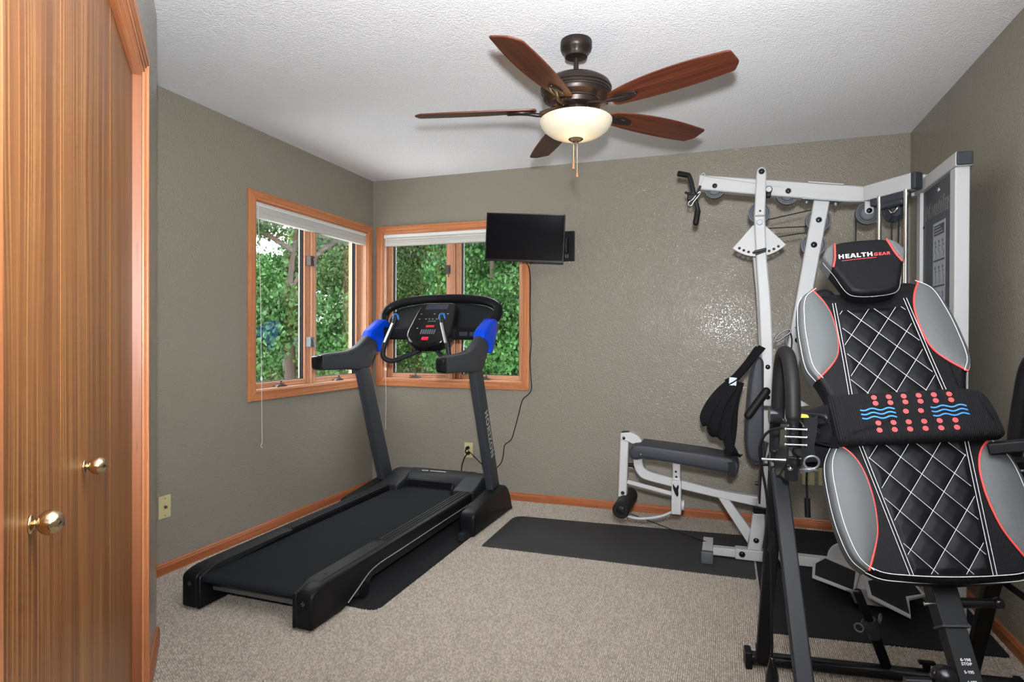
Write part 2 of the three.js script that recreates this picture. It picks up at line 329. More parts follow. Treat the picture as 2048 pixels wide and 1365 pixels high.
// baseboards
const bb = 0.0605, prof = [[0, 0], [0.012, 0], [0.012, 0.043], [0.0095, 0.047], [0.0095, 0.053], [0.005, bb], [0, bb]];
const wood = (g, axis) => grainUV(g, axis);
const run = (len) => toCreasedNormals(new THREE.ExtrudeGeometry(asPath(prof), { depth: len, bevelEnabled: false }), 0.4);
st('baseboard_left', wood(run(CZ - ZB).translate(XL, 0, ZB), 'z'), M.base, 'oak baseboard along the left wall beside the treadmill', 'baseboard');
st('baseboard_back', wood(remap(run(XR - XL), (x, y, z) => [XL + z, y, ZB + x]), 'x'), M.base, 'oak baseboard along the back wall under the windows', 'baseboard');
st('baseboard_right', wood(remap(run(ZF - ZB), (x, y, z) => [XR - x, y, ZB + z]), 'z'), M.base, 'oak baseboard along the right wall', 'baseboard');
{
  const b = thing('baseboard_closet', 'short oak baseboard at the corner of the closet wall', 'baseboard', [CX, 0, CZ], { turn: (135 * Math.PI) / 180, local: true, kind: 'structure' });
  const seg = (x0, x1) => wood(remap(run(x1 - x0), (x, y, z) => [z + x0, y, x]), 'x');
  part(b, 'board', seg(-D0 + 0.066, 0.012), M.base);
  part(b, 'board', seg(-TCL, -D1 - 0.066), M.base);
  const t = thing('trim_1', 'moulded oak casing and jamb around the closet doors', 'door casing', [CX, 0, CZ], { turn: (135 * Math.PI) / 180, local: true, kind: 'structure' });
  const W = 0.066;
  for (const [n, x0, x1, mat] of [['casing', -D0, -D0 + W, M.oak], ['casing', -D1, -D1 - W, M.oak]]) {
    const d = Math.sign(x1 - x0), o = (k) => x0 + d * k;
    const side = (k0, k1, th) => wood(slab([[o(k0), 0], [o(k0), DH + k0], [o(k1), DH + k1], [o(k1), 0]], th, 0.003), 'y');
    part(t, n, [side(0, 0.018, 0.011), side(0.018, 0.03, 0.014), side(0.03, W, 0.019)], mat);
  }
  const head = (k0, k1, th) => wood(slab([[-D1 - k0, DH + k0], [-D0 + k0, DH + k0], [-D0 + k1, DH + k1], [-D1 - k1, DH + k1]], th, 0.003), 'x');
  part(t, 'casing', [head(0, 0.018, 0.011), head(0.018, 0.03, 0.014), head(0.03, W, 0.019)], M.oak);
  part(t, 'jamb', wood(box(-D0 - 0.018, -D0, 0, DH, -0.12, 0.004, 0.001), 'y'), M.jamb, 'pale oak jamb');
  part(t, 'jamb', wood(box(-D1, -D1 + 0.018, 0, DH, -0.12, 0.004, 0.001), 'y'), M.jamb, 'pale oak jamb');
  part(t, 'jamb', wood(box(-D1, -D0, DH - 0.018, DH, -0.12, 0.004, 0.001), 'x'), M.oak);
  const d = thing('door_1', 'golden brown wooden folding closet doors with metal knobs', 'closet door', [CX, 0, CZ], { turn: (135 * Math.PI) / 180, local: true, kind: 'structure' });
  const cuts = [0.604, 1.047, 1.568, 1.974];
  for (let i = 0; i < 3; i++) {
    const x0 = -cuts[i + 1] + 0.0015, x1 = -cuts[i] - 0.0015;
    const leaf = part(d, 'door_leaf', wood(box(x0, x1, 0.012, DH - 0.02, -0.055, -0.02, 0.003, 2), 'y'), i === 1 ? M.doorB : M.door);
    if (i === 0) continue;
    const kx = i === 1 ? -1.377 : -1.752, ky = i === 1 ? 0.953 : 0.948;
    const prf = [[0, -0.02], [0.0125, -0.02], [0.0135, -0.0185], [0.012, -0.0165], [0.007, -0.0155], [0.0058, -0.0135]]; for (let q = 0; q <= 18; q++) { const a = -1.2 + ((Math.PI / 2 + 1.2) * q) / 18; prf.push([0.0165 * Math.cos(a), 0.0025 + 0.0158 * Math.sin(a)]); }
    let k = new THREE.LatheGeometry(prf.map(([r, h]) => new THREE.Vector2(Math.max(0, r), h)), 40).rotateX(Math.PI / 2);
    if (i === 2) { const p = k.attributes.position, q = V(0, 0, 0); for (let j = 0; j < p.count; j++) { q.fromBufferAttribute(p, j); if (q.z > -0.01) { const f = 1 + 0.03 * Math.sin(q.x * 900 + 1) * Math.sin(q.y * 830) * Math.cos(q.z * 700) + 0.02 * Math.sin(q.x * 1700) * Math.cos(q.y * 1500); p.setXYZ(j, q.x * f * 1.06, q.y * f, q.z * f); } } k.computeVertexNormals(); }
    part(leaf, 'knob', k.translate(kx, ky, 0), i === 2 ? M.brass : M.brass, i === 2 ? 'hammered brass knob' : 'smooth brass knob');
  }
}

// ---------------------------------------------------------------- the two corner windows (local x along the wall, z into the room)
function windowUnit(name, label, pos, turn, w, hingeRight) {
  const t = thing(name, label, 'window', pos, { turn, local: true, kind: 'structure' });
  const [y0, y1] = WY, c = 0.058, T = 0.017;
  const cas = (pts, ax) => wood(slab(pts, T, 0.003), ax);
  part(t, 'casing', cas([[0, y0], [c, y0 + c], [c, y1 - c], [0, y1]], 'y'), M.oak);
  part(t, 'casing', cas([[w, y0], [w, y1], [w - c, y1 - c], [w - c, y0 + c]], 'y'), M.oak);
  part(t, 'casing', cas([[0, y1], [c, y1 - c], [w - c, y1 - c], [w, y1]], 'x'), M.oak);
  part(t, 'casing', cas([[0, y0], [w, y0], [w - c, y0 + c], [c, y0 + c]], 'x'), M.oak);
  const a = c - 0.006, b = w - c + 0.006, lo = y0 + c - 0.006, hi = y1 - c + 0.006;
  part(t, 'jamb', wood(box(a - 0.008, a + 0.012, lo, hi, -0.16, 0.002, 0.001), 'y'), M.oakPale);
  part(t, 'jamb', wood(box(b - 0.012, b + 0.008, lo, hi, -0.16, 0.002, 0.001), 'y'), M.oakPale);
  part(t, 'jamb', wood(box(a, b, hi - 0.012, hi + 0.008, -0.16, 0.002, 0.001), 'x'), M.oakPale);
  part(t, 'sill', wood(box(a, b, lo - 0.008, lo + 0.014, -0.16, 0.006, 0.002), 'x'), M.oakPale);
  const mid = w / 2, mw = 0.022;
  part(t, 'mullion', [wood(box(mid - mw, mid + mw, lo, hi, -0.13, -0.03, 0.002), 'y'), wood(box(mid - 0.012, mid + 0.012, lo, hi, -0.032, -0.022, 0.002), 'y')], M.oakPale);
  for (const [s0, s1] of [[a + 0.012, mid - mw], [mid + mw, b - 0.012]]) {
    const v0 = lo + 0.014, v1 = hi - 0.012, r = 0.04, z0 = -0.115, z1 = -0.062;
    const sash = part(t, 'sash', [wood(box(s0, s0 + r, v0, v1, z0, z1, 0.003), 'y'), wood(box(s1 - r, s1, v0, v1, z0, z1, 0.003), 'y'), wood(box(s0 + r, s1 - r, v0, v0 + 0.034, z0, z1, 0.003), 'x'), wood(box(s0 + r, s1 - r, v1 - r, v1, z0, z1, 0.003), 'x'),
      wood(box(s0 + 0.004, s0 + 0.012, v0, v1, z1 - 0.001, z1 + 0.008, 0.002), 'y'), wood(box(s1 - 0.012, s1 - 0.004, v0, v1, z1 - 0.001, z1 + 0.008, 0.002), 'y')], M.oakPale);
    const g0 = s0 + r, g1 = s1 - r, h0 = v0 + 0.034, h1 = v1 - r;
    part(sash, 'glass', box(g0 - 0.004, g1 + 0.004, h0 - 0.004, h1 + 0.004, -0.092, -0.089, 0), M.glass);
    part(sash, 'gasket', [box(g0, g0 + 0.006, h0, h1, -0.1, -0.075, 0.001), box(g1 - 0.006, g1, h0, h1, -0.1, -0.075, 0.001), box(g0, g1, h0, h0 + 0.004, -0.1, -0.075, 0.001)], M.charcoal);
    if (hingeRight) part(sash, 'glass_bead', [box(g1 - 0.014, g1 - 0.006, h0, h1, -0.102, -0.094, 0.001)], M.silver);
    else part(sash, 'glass_bead', [box(g0 + 0.006, g0 + 0.012, h0, h1, -0.102, -0.094, 0.001)], M.silver);
    // folded crank operator on the sill
    const cx = (s0 + s1) / 2 - 0.02, cy = lo + 0.014;
    const cr = part(t, 'crank', [sil([[cx - 0.05, cy], [cx + 0.05, cy], [cx + 0.038, cy + 0.01, 0.004], [cx + 0.01, cy + 0.018, 0.006], [cx - 0.02, cy + 0.016, 0.006], [cx - 0.045, cy + 0.007, 0.004]], 'z', -0.058, -0.022, 0.002)], M.brown);
    part(cr, 'crank_handle', [rod([cx + 0.012, cy + 0.012, -0.04], [cx + 0.004, cy + 0.04, -0.036], 0.006, 0.005), bar([cx - 0.045, cy + 0.02, -0.03], [cx + 0.02, cy + 0.024, -0.03], 0.01, 0.006, 0.002)], M.brown);
  }
  for (const y of [1.72, 1.163]) {
    const p = part(t, 'latch', box(mid - 0.052, mid - 0.008, y - 0.034, y + 0.034, -0.062, -0.02, 0.002), y > 1.5 ? M.brown : M.greyMetal);
    part(p, 'lever', bar([mid - 0.024, y + 0.02, -0.016], [mid - 0.016, y - 0.06, -0.006], 0.007, 0.012, 0.002), M.brown);
  }
  return t;
}
windowUnit('window_1', 'oak casement window on the left wall', [XL, 0, W1.a], Math.PI / 2, W1.a - W1.b, true);
windowUnit('window_2', 'oak casement window on the back wall under the television', [W2.a, 0, ZB], 0, W2.b - W2.a, false);
// raised cellular shades inside the casings
function shade(label, pos, turn, w, cord, wob) {
  const t = thing('window_shade', label, 'window shade', pos, { turn, local: true, group: 'raised cellular window shades' });
  const x0 = 0.0625, x1 = w - 0.0625, top = 2.006;
  part(t, 'headrail', [box(x0, x1, top - 0.02, top, -0.05, -0.004, 0.004), box(x0, x1, top - 0.006, top + 0.001, -0.01, 0.002, 0.001)], M.whiteSheet);
  const pts = []; for (let i = 0; i <= 4; i++) pts.push([i % 2 ? -0.005 : -0.011, top - 0.02 - i * 0.0097]); const back = pts.map(([a, b]) => [-0.054 - (a + 0.006), b]).reverse();
  part(t, 'fabric', remap(slab([...pts, ...back], x1 - x0 - 0.004, 0), (x, y, z) => [z + x0 + 0.002, y, x]), M.shade);
  part(t, 'bottom_rail', box(x0, x1, top - 0.087, top - 0.058, -0.048, -0.006, 0.004), M.shade);
  part(t, 'end_cap', box(x0 - 0.001, x0 + 0.014, top - 0.026, top + 0.002, -0.05, 0.004, 0.003), M.whiteSheet);
  const cx = x0 + 0.02;
  const cd = part(t, 'cord', smooth([[cx, top - 0.01, 0.004], [cx + 0.004, 1.5, 0.02], [cx + 0.01, 0.96, 0.024], [cx + 0.01 + wob, 0.75, 0.026], [cx + 0.014, cord, 0.026]], 0.0016, 40, 6), M.whiteSheet);
  part(cd, 'cord_knob', lathe([[0, -0.012], [0.006, -0.01], [0.008, 0], [0.006, 0.01], [0.002, 0.014], [0, 0.014]], [cx + 0.01, 0.945, 0.024], 12), M.whiteSheet);
  if (cord > 0.5) part(cd, 'tassel', [...smooth([[cx + 0.014, cord, 0.026], [cx + 0.004, cord - 0.02, 0.026], [cx + 0.016, cord - 0.032, 0.026]], 0.0018, 8, 6)], M.whiteSheet);
}
shade('raised white window shade on the left wall window', [XL, 0, W1.a], Math.PI / 2, W1.a - W1.b, 0.56, 0.001);
shade('raised white window shade on the back wall window', [W2.a, 0, ZB], 0, W2.b - W2.a, 0.47, 0.006);

// ---------------------------------------------------------------- outside: ground and trees below the first floor
st('lawn', floorUV(box(-40, 12, -3.3, -3.0, -46, -5.2, 0)), std(lin(0.03, 0.05, 0.02), 0.95), 'shaded green ground under the trees outside', 'ground');
const bark = std(lin(0.075, 0.06, 0.045), 0.9, 0, { bumpMap: woodTex([90, 90, 90], [200, 200, 200], [40, 40, 40], 91, 30, [0.6, 1]), bumpScale: 0.02 });
const leafMat = new THREE.MeshPhysicalMaterial({ color: 0xffffff, roughness: 0.5, specularIntensity: 0.35, transmission: 0.3, thickness: 0, side: THREE.DoubleSide });
function leafSpray(n, size, spread) {                 // a spray of lobed leaves
  const pos = [];
  const leaf = [[0, 0], [0.22, 0.14], [0.36, 0.36], [0.28, 0.5], [0.34, 0.62], [0.14, 0.82], [0, 1], [-0.14, 0.82], [-0.34, 0.62], [-0.28, 0.5], [-0.36, 0.36], [-0.22, 0.14]];
  for (let i = 0; i < n; i++) {
    const m = new THREE.Matrix4().makeRotationFromEuler(new THREE.Euler(rr(-1.2, 0.9), rr(0, 6.28), rr(-0.6, 0.6))), o = V(rr(-spread, spread), rr(-spread * 0.6, spread * 0.6), rr(-spread, spread)), s = size * rr(0.7, 1.25);
    const q = leaf.map(([x, y]) => V(x * s, y * s, Math.abs(x) * s * 0.35 - y * y * s * 0.25).applyMatrix4(m).add(o)), c = V(0, 0.42 * s, 0).applyMatrix4(m).add(o);
    for (let k = 0; k < q.length; k++) { const a = q[k], b = q[(k + 1) % q.length]; pos.push(c.x, c.y, c.z, a.x, a.y, a.z, b.x, b.y, b.z); }
  }
  const g = new THREE.BufferGeometry(); g.setAttribute('position', new THREE.Float32BufferAttribute(pos, 3)); g.computeVertexNormals(); return g;
}
const sprayNear = leafSpray(20, 0.05, 0.14), sprayFar = leafSpray(18, 0.085, 0.27);
function tree(label, px, dist, { r, y0, y1, n, near, trunk = 0.16, lean = 0, tint = [1, 1, 1], group, at, dens = 0.5 }) {
  const u = (px - 1024) / 1229.8, yaw = 0.3327, dx = u * Math.cos(yaw) - Math.sin(yaw), dz = -u * Math.sin(yaw) - Math.cos(yaw), k = dist / Math.hypot(dx, dz), X = at ? at[0] : dx * k, Z = at ? at[1] : dz * k;
  const t = thing('broadleaf_tree', label, 'tree', [X, -3.0, Z], { local: true, group });
  const top = y1 + 3.0, tp = []; for (let i = 0; i <= 6; i++) tp.push([lean * i * 0.12 + rr(-0.08, 0.08) * (i > 0), (top * 0.92 * i) / 6, rr(-0.08, 0.08) * (i > 0)]);
  const c = new THREE.CatmullRomCurve3(tp.map(A3)), tg = new THREE.TubeGeometry(c, 24, trunk, 10), p = tg.attributes.position;
  for (let i = 0; i < p.count; i++) { const f = Math.max(0.12, 1 - p.getY(i) / top), q = c.getPoint(Math.min(1, Math.max(0, p.getY(i) / (top * 0.92)))); p.setX(i, q.x + (p.getX(i) - q.x) * f); p.setZ(i, q.z + (p.getZ(i) - q.z) * f); }
  tg.computeVertexNormals(); part(t, 'trunk', planeUV(tg, (v) => Math.atan2(v.x, v.z) * 0.3, (v) => v.y), bark);
  const brs = []; for (let i = 0; i < 9; i++) { const h = rr(y0 + 3.4, top * 0.85), q = c.getPoint(h / (top * 0.92)), an = rr(0, 6.28), L = r * rr(0.5, 0.85); brs.push([q, V(q.x + Math.cos(an) * L, q.y + rr(0.1, 0.8), q.z + Math.sin(an) * L)]); }
  for (const [a, b] of brs) part(t, 'branch', smooth([a, a.clone().lerp(b, 0.5).add(V(0, 0.12, 0)), b], 0.03, 8, 6), bark);
  const f = new THREE.InstancedMesh(near ? sprayNear : sprayFar, leafMat, n); f.name = 'foliage'; f.userData.kind = 'stuff'; f.castShadow = f.receiveShadow = true;
  const m = new THREE.Matrix4(), e = new THREE.Euler(), qn = new THREE.Quaternion(), col = new THREE.Color(), h = y1 - y0;
  const puffs = Array.from({ length: 26 }, () => { const an = rr(0, 6.28), v = rr(0, 1), R = 0.75 * r * Math.sqrt(rr(0.05, 1)) * Math.sqrt(Math.max(0.1, 1 - (2 * v - 1) ** 2 * 0.85)); return [Math.cos(an) * R, y0 + 3 + v * h, Math.sin(an) * R, rr(0.35, 0.8) * r * dens, rr(0.75, 1.25)]; });
  for (let i = 0; i < n; i++) {
    const P = puffs[(rnd() * puffs.length) | 0], a = rr(0, 6.28), cz = rr(-1, 1), s = Math.sqrt(1 - cz * cz), q = P[3] * Math.cbrt(rr(0.15, 1));
    m.compose(V(P[0] + Math.cos(a) * s * q, P[1] + cz * q * 0.8, P[2] + Math.sin(a) * s * q), qn.setFromEuler(e.set(rr(-0.5, 0.5), rr(0, 6.28), rr(-0.5, 0.5))), V(1, 1, 1).multiplyScalar(rr(0.75, 1.3)));
    f.setMatrixAt(i, m); const w = rnd(), b = P[4] * rr(0.75, 1.25); f.setColorAt(i, col.setRGB((0.035 + 0.09 * w ** 3) * b * tint[0], (0.1 + 0.16 * w ** 3) * b * tint[1], (0.02 + 0.07 * w ** 3) * b * tint[2]));
  }
  t.add(f);
}
tree('near leafy tree with a dark trunk behind the left wall window', 592, 7.6, { r: 1.35, y0: -2.3, y1: 3.3, n: 5600, near: true, trunk: 0.15 });
tree('near bright green tree behind the right pane of the back wall window', 985, 7.6, { r: 1.45, y0: -2.4, y1: 3.8, n: 6400, near: true, trunk: 0.12, tint: [1, 1.1, 1] });
tree('leafy tree in the second row at the left edge of the left wall window', 470, 10.6, { r: 1.4, y0: -2.4, y1: 1.9, n: 5600, near: true, trunk: 0.12 });
tree('leafy tree in the second row with a thick trunk, seen between the two windows', 770, 10.4, { r: 1.5, y0: -2.4, y1: 4.4, n: 7200, near: true, trunk: 0.2, lean: -0.1, tint: [1.2, 1, 0.9] });
tree('leafy tree in the second row at the right edge of the back wall window', 1120, 10.8, { r: 1.5, y0: -2.4, y1: 4.2, n: 5600, near: true, trunk: 0.14 });
for (const [px, d, r, top] of [[350, 14.5, 1.9, 3], [620, 14.8, 2.1, 3.2], [900, 14.5, 2.1, 5.5], [1200, 14.8, 2, 5], [480, 20, 2.6, 3.2], [770, 20, 2.7, 6], [1060, 20, 2.7, 7], [1360, 18, 2.4, 6], [1600, 16, 2.2, 5.5], [1900, 15, 2.2, 5]])  // last three added out of view, to keep bright sky off the panes
  tree('dense green tree in the rows far beyond the windows', px, d, { r, y0: -2.7, y1: top, n: 6200, near: false, trunk: 0.2, group: 'trees far beyond the windows' });
for (const at of [[-6.4, 3.4], [-10.6, 1.2], [-9.8, 8.0], [-5.0, 8.8], [-12.5, -3.2], [-14, 5.4], [4.4, -11.2], [8.4, -11.4], [10.5, -16.2], [6.4, -15.8]])  // added out of view, so the panes mirror foliage instead of bright sky
  tree('added dense green tree beside the house, out of view, screening sky from the window glass', 0, 0, { at, r: 1.9, y0: -2.7, y1: 5, n: 4200, near: false, trunk: 0.2, group: 'added trees beside the house' });
// ---------------------------------------------------------------- ceiling fan
{
  const fx = -0.593, fz = -2.525, at = [fx, 0, fz];
  const t = thing('ceiling_fan', 'five-blade bronze ceiling fan with dark wooden blades and a lit glass bowl', 'ceiling fan', [fx, H, fz]);
  part(t, 'canopy', lathe([[0, H], [0.064, H], [0.066, H - 0.006], [0.066, H - 0.028], [0.06, H - 0.04], [0.05, H - 0.05], [0.047, H - 0.06], [0.046, H - 0.068], [0.03, H - 0.073], [0, H - 0.073]], at, 40), M.bronze);
  part(t, 'downrod', rod([fx, H - 0.07, fz], [fx, 2.275, fz], 0.0105), M.bronze);
  part(t, 'motor_housing', lathe([[0.02, 2.2862], [0.07, 2.2830], [0.118, 2.2726], [0.14, 2.2574], [0.148, 2.2414], [0.148, 2.2350], [0.144, 2.2318], [0.146, 2.2270], [0.146, 2.2222], [0.142, 2.2190], [0.142, 2.2142], [0.139, 2.2110], [0.136, 2.1974], [0.118, 2.1878], [0.112, 2.1846], [0.112, 2.1806], [0.106, 2.1774], [0.1, 2.1614], [0.08, 2.1550], [0, 2.1550]], at, 56), M.bronze);
  const sw = part(t, 'switch_housing', lathe([[0.055, 2.165], [0.06, 2.16], [0.06, 2.142], [0.05, 2.14], [0.05, 2.128], [0.105, 2.12], [0.112, 2.114], [0.112, 2.106], [0, 2.106]], at, 40), M.bronze);
  for (const a of [0, 2.09, 4.19]) part(sw, 'screw', dome([fx + Math.cos(a + 0.4) * 0.06, 2.15, fz + Math.sin(a + 0.4) * 0.06], [Math.cos(a + 0.4), 0, Math.sin(a + 0.4)], 0.005), M.greyMetal);
  const bowlMat = new THREE.MeshStandardMaterial({ color: lin(0.5, 0.44, 0.33), roughness: 0.3, emissive: lin(1, 0.93, 0.72), emissiveIntensity: 0.22 });
  part(t, 'glass_bowl', lathe([[0.147, 2.112], [0.151, 2.108], [0.151, 2.102], [0.146, 2.088], [0.132, 2.068], [0.108, 2.05], [0.076, 2.037], [0.04, 2.031], [0, 2.03]], at, 56), bowlMat, 'lit cream alabaster glass bowl');
  part(t, 'finial', lathe([[0, 2.033], [0.03, 2.032], [0.031, 2.029], [0.022, 2.023], [0.012, 2.02], [0.012, 2.014], [0.008, 2.01], [0, 2.009]], at, 24), M.bronze);
  for (const [dx, dz, b, k] of [[-0.008, 0.006, 1.945, 0.021], [0.006, -0.002, 1.897, 0.014]]) {
    const c = part(t, 'pull_chain', rod([fx + dx, 2.015, fz + dz], [fx + dx, b, fz + dz], 0.0012, 0.0012, 6), M.brass);
    part(c, 'chain_fob', lathe([[0, k * 2], [0.003, k * 2], [0.0045, k * 1.2], [0.0062, k * 0.35], [0.005, 0.002], [0, 0]], [fx + dx, b - k * 2, fz + dz], 12), std(lin(0.3, 0.12, 0.05), 0.35), 'small wooden fob');
  }
  const lamp = new THREE.PointLight(0xffc98a, 0.9, 0, 2); lamp.position.set(fx, 2.118, fz); lamp.castShadow = true; lamp.shadow.radius = 3; scene.add(lamp);
  const lamp2 = new THREE.PointLight(0xffd9a0, 0.07, 0, 2); lamp2.position.set(fx, 1.985, fz); lamp2.castShadow = true; lamp2.shadow.radius = 4; scene.add(lamp2);
  const outline = [[0.165, -0.05, 0.02], [0.3, -0.064, 0.2], [0.5, -0.07, 0.2], [0.66, -0.06, 0.012], [0.692, -0.02, 0.012], [0.69, 0.052, 0.014], [0.5, 0.072, 0.3], [0.3, 0.062, 0.2], [0.165, 0.03, 0.03]];
  const slot = [[0.19, -0.012, 0.01], [0.23, -0.026, 0.02], [0.275, -0.014, 0.02], [0.285, 0.004, 0.01], [0.24, 0.016, 0.02], [0.195, 0.012, 0.01]];
  for (let i = 0; i < 5; i++) {
    const an = ((168.7 - 72 * i) * Math.PI) / 180;
    const pitch = new THREE.Matrix4().makeRotationX((-13 * Math.PI) / 180), place = new THREE.Matrix4().makeRotationY(-an).setPosition(fx, 2.152, fz);
    // shape x = along the blade, y = across -> local z
    const lay = (g) => remap(g, (x, y, z) => [x, z, y]).applyMatrix4(pitch).applyMatrix4(place);
    const blade = grainUV(remap(slab(outline, 0.007, 0.002, { holes: [slot] }), (x, y, z) => [x, z, y]), 'x').applyMatrix4(pitch).applyMatrix4(place);
    const b = part(t, 'blade', blade, M.blade);
    const rim = slab([[0.182, -0.017, 0.012], [0.23, -0.034, 0.025], [0.283, -0.02, 0.02], [0.296, 0.004, 0.012], [0.24, 0.025, 0.025], [0.19, 0.019, 0.012]], 0.008, 0.002, { holes: [[[0.2, -0.01, 0.008], [0.232, -0.02, 0.015], [0.27, -0.012, 0.012], [0.277, 0.003, 0.008], [0.24, 0.011, 0.012], [0.204, 0.009, 0.008]]] });
    const arm = smooth([[0.085, 0.004, 0], [0.12, -0.012, 0.006], [0.16, -0.012, 0.012], [0.2, -0.006, 0.004], [0.25, -0.004, -0.008], [0.285, -0.004, -0.006]], 0.0085, 20, 8);
    part(b, 'blade_iron', [lay(rim.translate(0, 0, -0.008)), ...arm.map((g) => g.applyMatrix4(pitch).applyMatrix4(place)), bar([0.07, 0.008, -0.02], [0.15, -0.008, -0.004], 0.022, 0.01).applyMatrix4(place), bar([0.07, 0.008, 0.02], [0.15, -0.008, 0.01], 0.022, 0.01).applyMatrix4(place)], M.bronze);
  }
}
// ---------------------------------------------------------------- television on a wall arm
{
  const c = [-1.285, 1.877, -3.982];
  const t = thing('television', 'small black flat television turned out on a wall arm over the window', 'television', c, { turn: (13 * Math.PI) / 180, local: true });
  t.rotation.set(0.03, (13 * Math.PI) / 180, (-2.5 * Math.PI) / 180, 'YXZ'); t.updateMatrixWorld(true);
  const w = 0.268, h = 0.163;
  part(t, 'housing', [box(-w, w, -h, h, -0.02, 0.006, 0.004), box(-w * 0.7, w * 0.7, -h * 0.8, h * 0.6, -0.045, -0.015, 0.01)], M.black);
  part(t, 'bezel', slab(rect(-w, w, -h, h), 0.004, 0.001, { holes: [rect(-w + 0.008, w - 0.008, -h + 0.014, h - 0.008)] }).translate(0, 0, 0.005), M.gloss);
  part(t, 'screen', box(-w + 0.007, w - 0.007, -h + 0.013, h - 0.007, 0.003, 0.0065, 0), M.screen);
  const m = thing('television_mount', 'black hinged wall bracket beside the small television', 'wall mount', [-1.05, 1.745, ZB]);
  part(m, 'wall_plate', [box(-1.09, -1.008, 1.743, 1.955, ZB, ZB + 0.03, 0.004), box(-1.082, -1.07, 1.75, 1.948, ZB + 0.028, ZB + 0.036, 0.002), box(-1.03, -1.016, 1.75, 1.948, ZB + 0.028, ZB + 0.036, 0.002)], M.black);
  part(m, 'label_strip', [box(-1.057, -1.051, 1.82, 1.9, ZB + 0.03, ZB + 0.032, 0), box(-1.07, -1.064, 1.765, 1.79, ZB + 0.03, ZB + 0.032, 0), box(-1.056, -1.05, 1.765, 1.79, ZB + 0.03, ZB + 0.032, 0)], M.greyMetal);
  part(m, 'arm', [bar([-1.06, 1.85, ZB + 0.05], [-1.2, 1.86, ZB + 0.13], 0.03, 0.05), rod([-1.06, 1.8, ZB + 0.05], [-1.06, 1.9, ZB + 0.05], 0.018), rod([-1.2, 1.81, ZB + 0.13], [-1.2, 1.91, ZB + 0.13], 0.018), bar([-1.2, 1.87, ZB + 0.13], [-1.285, 1.877, -4.045], 0.03, 0.05)], M.black);
  part(m, 'mounting_plate', bar([-1.285, 1.82, -4.05], [-1.285, 1.93, -4.05], 0.11, 0.02, 0.002, V(0, 0, 1)), M.black);
  // cord of the television, stapled down the window casing to the outlet
  const z = ZB + 0.022;
  const cord = thing('thin_cord', 'thin black cord running down the window casing from the television to the outlet', 'cord', [-1.33, 0.22, z]);
  part(cord, 'lead', smooth([[-1.31, 1.74, -4.02], [-1.325, 1.7, z + 0.06], [-1.332, 1.6, z], [-1.337, 1.45, z - 0.012], [-1.332, 1.3, z], [-1.325, 1.15, z], [-1.336, 1.05, z - 0.012], [-1.325, 0.9, z], [-1.322, 0.82, z], [-1.345, 0.785, z], [-1.385, 0.75, z], [-1.42, 0.63, z], [-1.45, 0.522, z], [-1.475, 0.45, z], [-1.527, 0.405, z], [-1.535, 0.34, z], [-1.555, 0.27, z], [-1.62, 0.22, z + 0.01], [-1.7, 0.26, z + 0.02], [-1.76, 0.31, z + 0.02], [-1.815, 0.345, z]], 0.0035, 140, 6), M.black);
  part(cord, 'plug', [box(-1.832, -1.806, 0.316, 0.338, ZB + 0.0085, ZB + 0.034, 0.005)], M.black);
}
// ---------------------------------------------------------------- wall plates
function plate(name, label, pos, turn, kind) {
  const t = thing(name, label, kind === 'jack' ? 'wall plate' : 'outlet', pos, { turn, local: true });
  part(t, 'cover_plate', box(-0.035, 0.035, 0, 0.114, 0, 0.006, 0.003, 2), M.ivory);
  if (kind === 'jack') { part(t, 'jack', [rod([0, 0.057, 0.004], [0, 0.057, 0.016], 0.006), rod([0, 0.057, 0.004], [0, 0.057, 0.009], 0.008, 0.008, 6)], M.brown); }
  else for (const y of [0.036, 0.078]) {
    const r = part(t, 'receptacle', slab(circle(0, y, 0.0165, 20).map(([a, b]) => [a, Math.max(y - 0.0135, Math.min(y + 0.0135, b))]), 0.003, 0.0005).translate(0, 0, 0.0045), M.ivory);
    part(r, 'slot', [box(-0.0075, -0.0055, y - 0.002, y + 0.007, 0.007, 0.0078, 0), box(0.0055, 0.0075, y - 0.002, y + 0.007, 0.007, 0.0078, 0), rod([0, y - 0.007, 0.007], [0, y - 0.007, 0.0079], 0.0028)], M.hole);
  }
  for (const y of kind === 'jack' ? [0.1, 0.014] : [0.057]) part(t, 'screw', dome([0, y, 0.006], [0, 0, 1], 0.003, 0.001), M.brass);
  return t;
}
plate('cable_plate', 'ivory cable jack plate on the left wall by the closet corner', [XL, 0.284, -2.345], Math.PI / 2, 'jack');
plate('outlet', 'ivory outlet with black plugs behind the treadmill', [-1.821, 0.29, ZB], 0);
plate('outlet', 'left one of the two ivory outlets behind the inversion table', [0.505, 0.273, ZB], 0);
plate('outlet', 'right one of the two ivory outlets behind the inversion table', [0.598, 0.275, ZB], 0);
{
  const t = thing('power_cord', 'thick black treadmill power cord plugged into the outlet', 'cord', [-1.82, 0.18, ZB + 0.02]);
  const z = ZB + 0.03;
  part(t, 'plug', [rod([-1.824, 0.366, ZB + 0.006], [-1.824, 0.366, ZB + 0.035], 0.014, 0.011), sph([-1.824, 0.364, ZB + 0.035], 0.011)], M.black);
  part(t, 'cable', [smooth([[-1.824, 0.364, ZB + 0.035], [-1.838, 0.34, z], [-1.822, 0.322, z + 0.01], [-1.84, 0.3, z], [-1.86, 0.25, z], [-1.868, 0.18, z + 0.01]], 0.0048, 40, 8)], M.black);
}
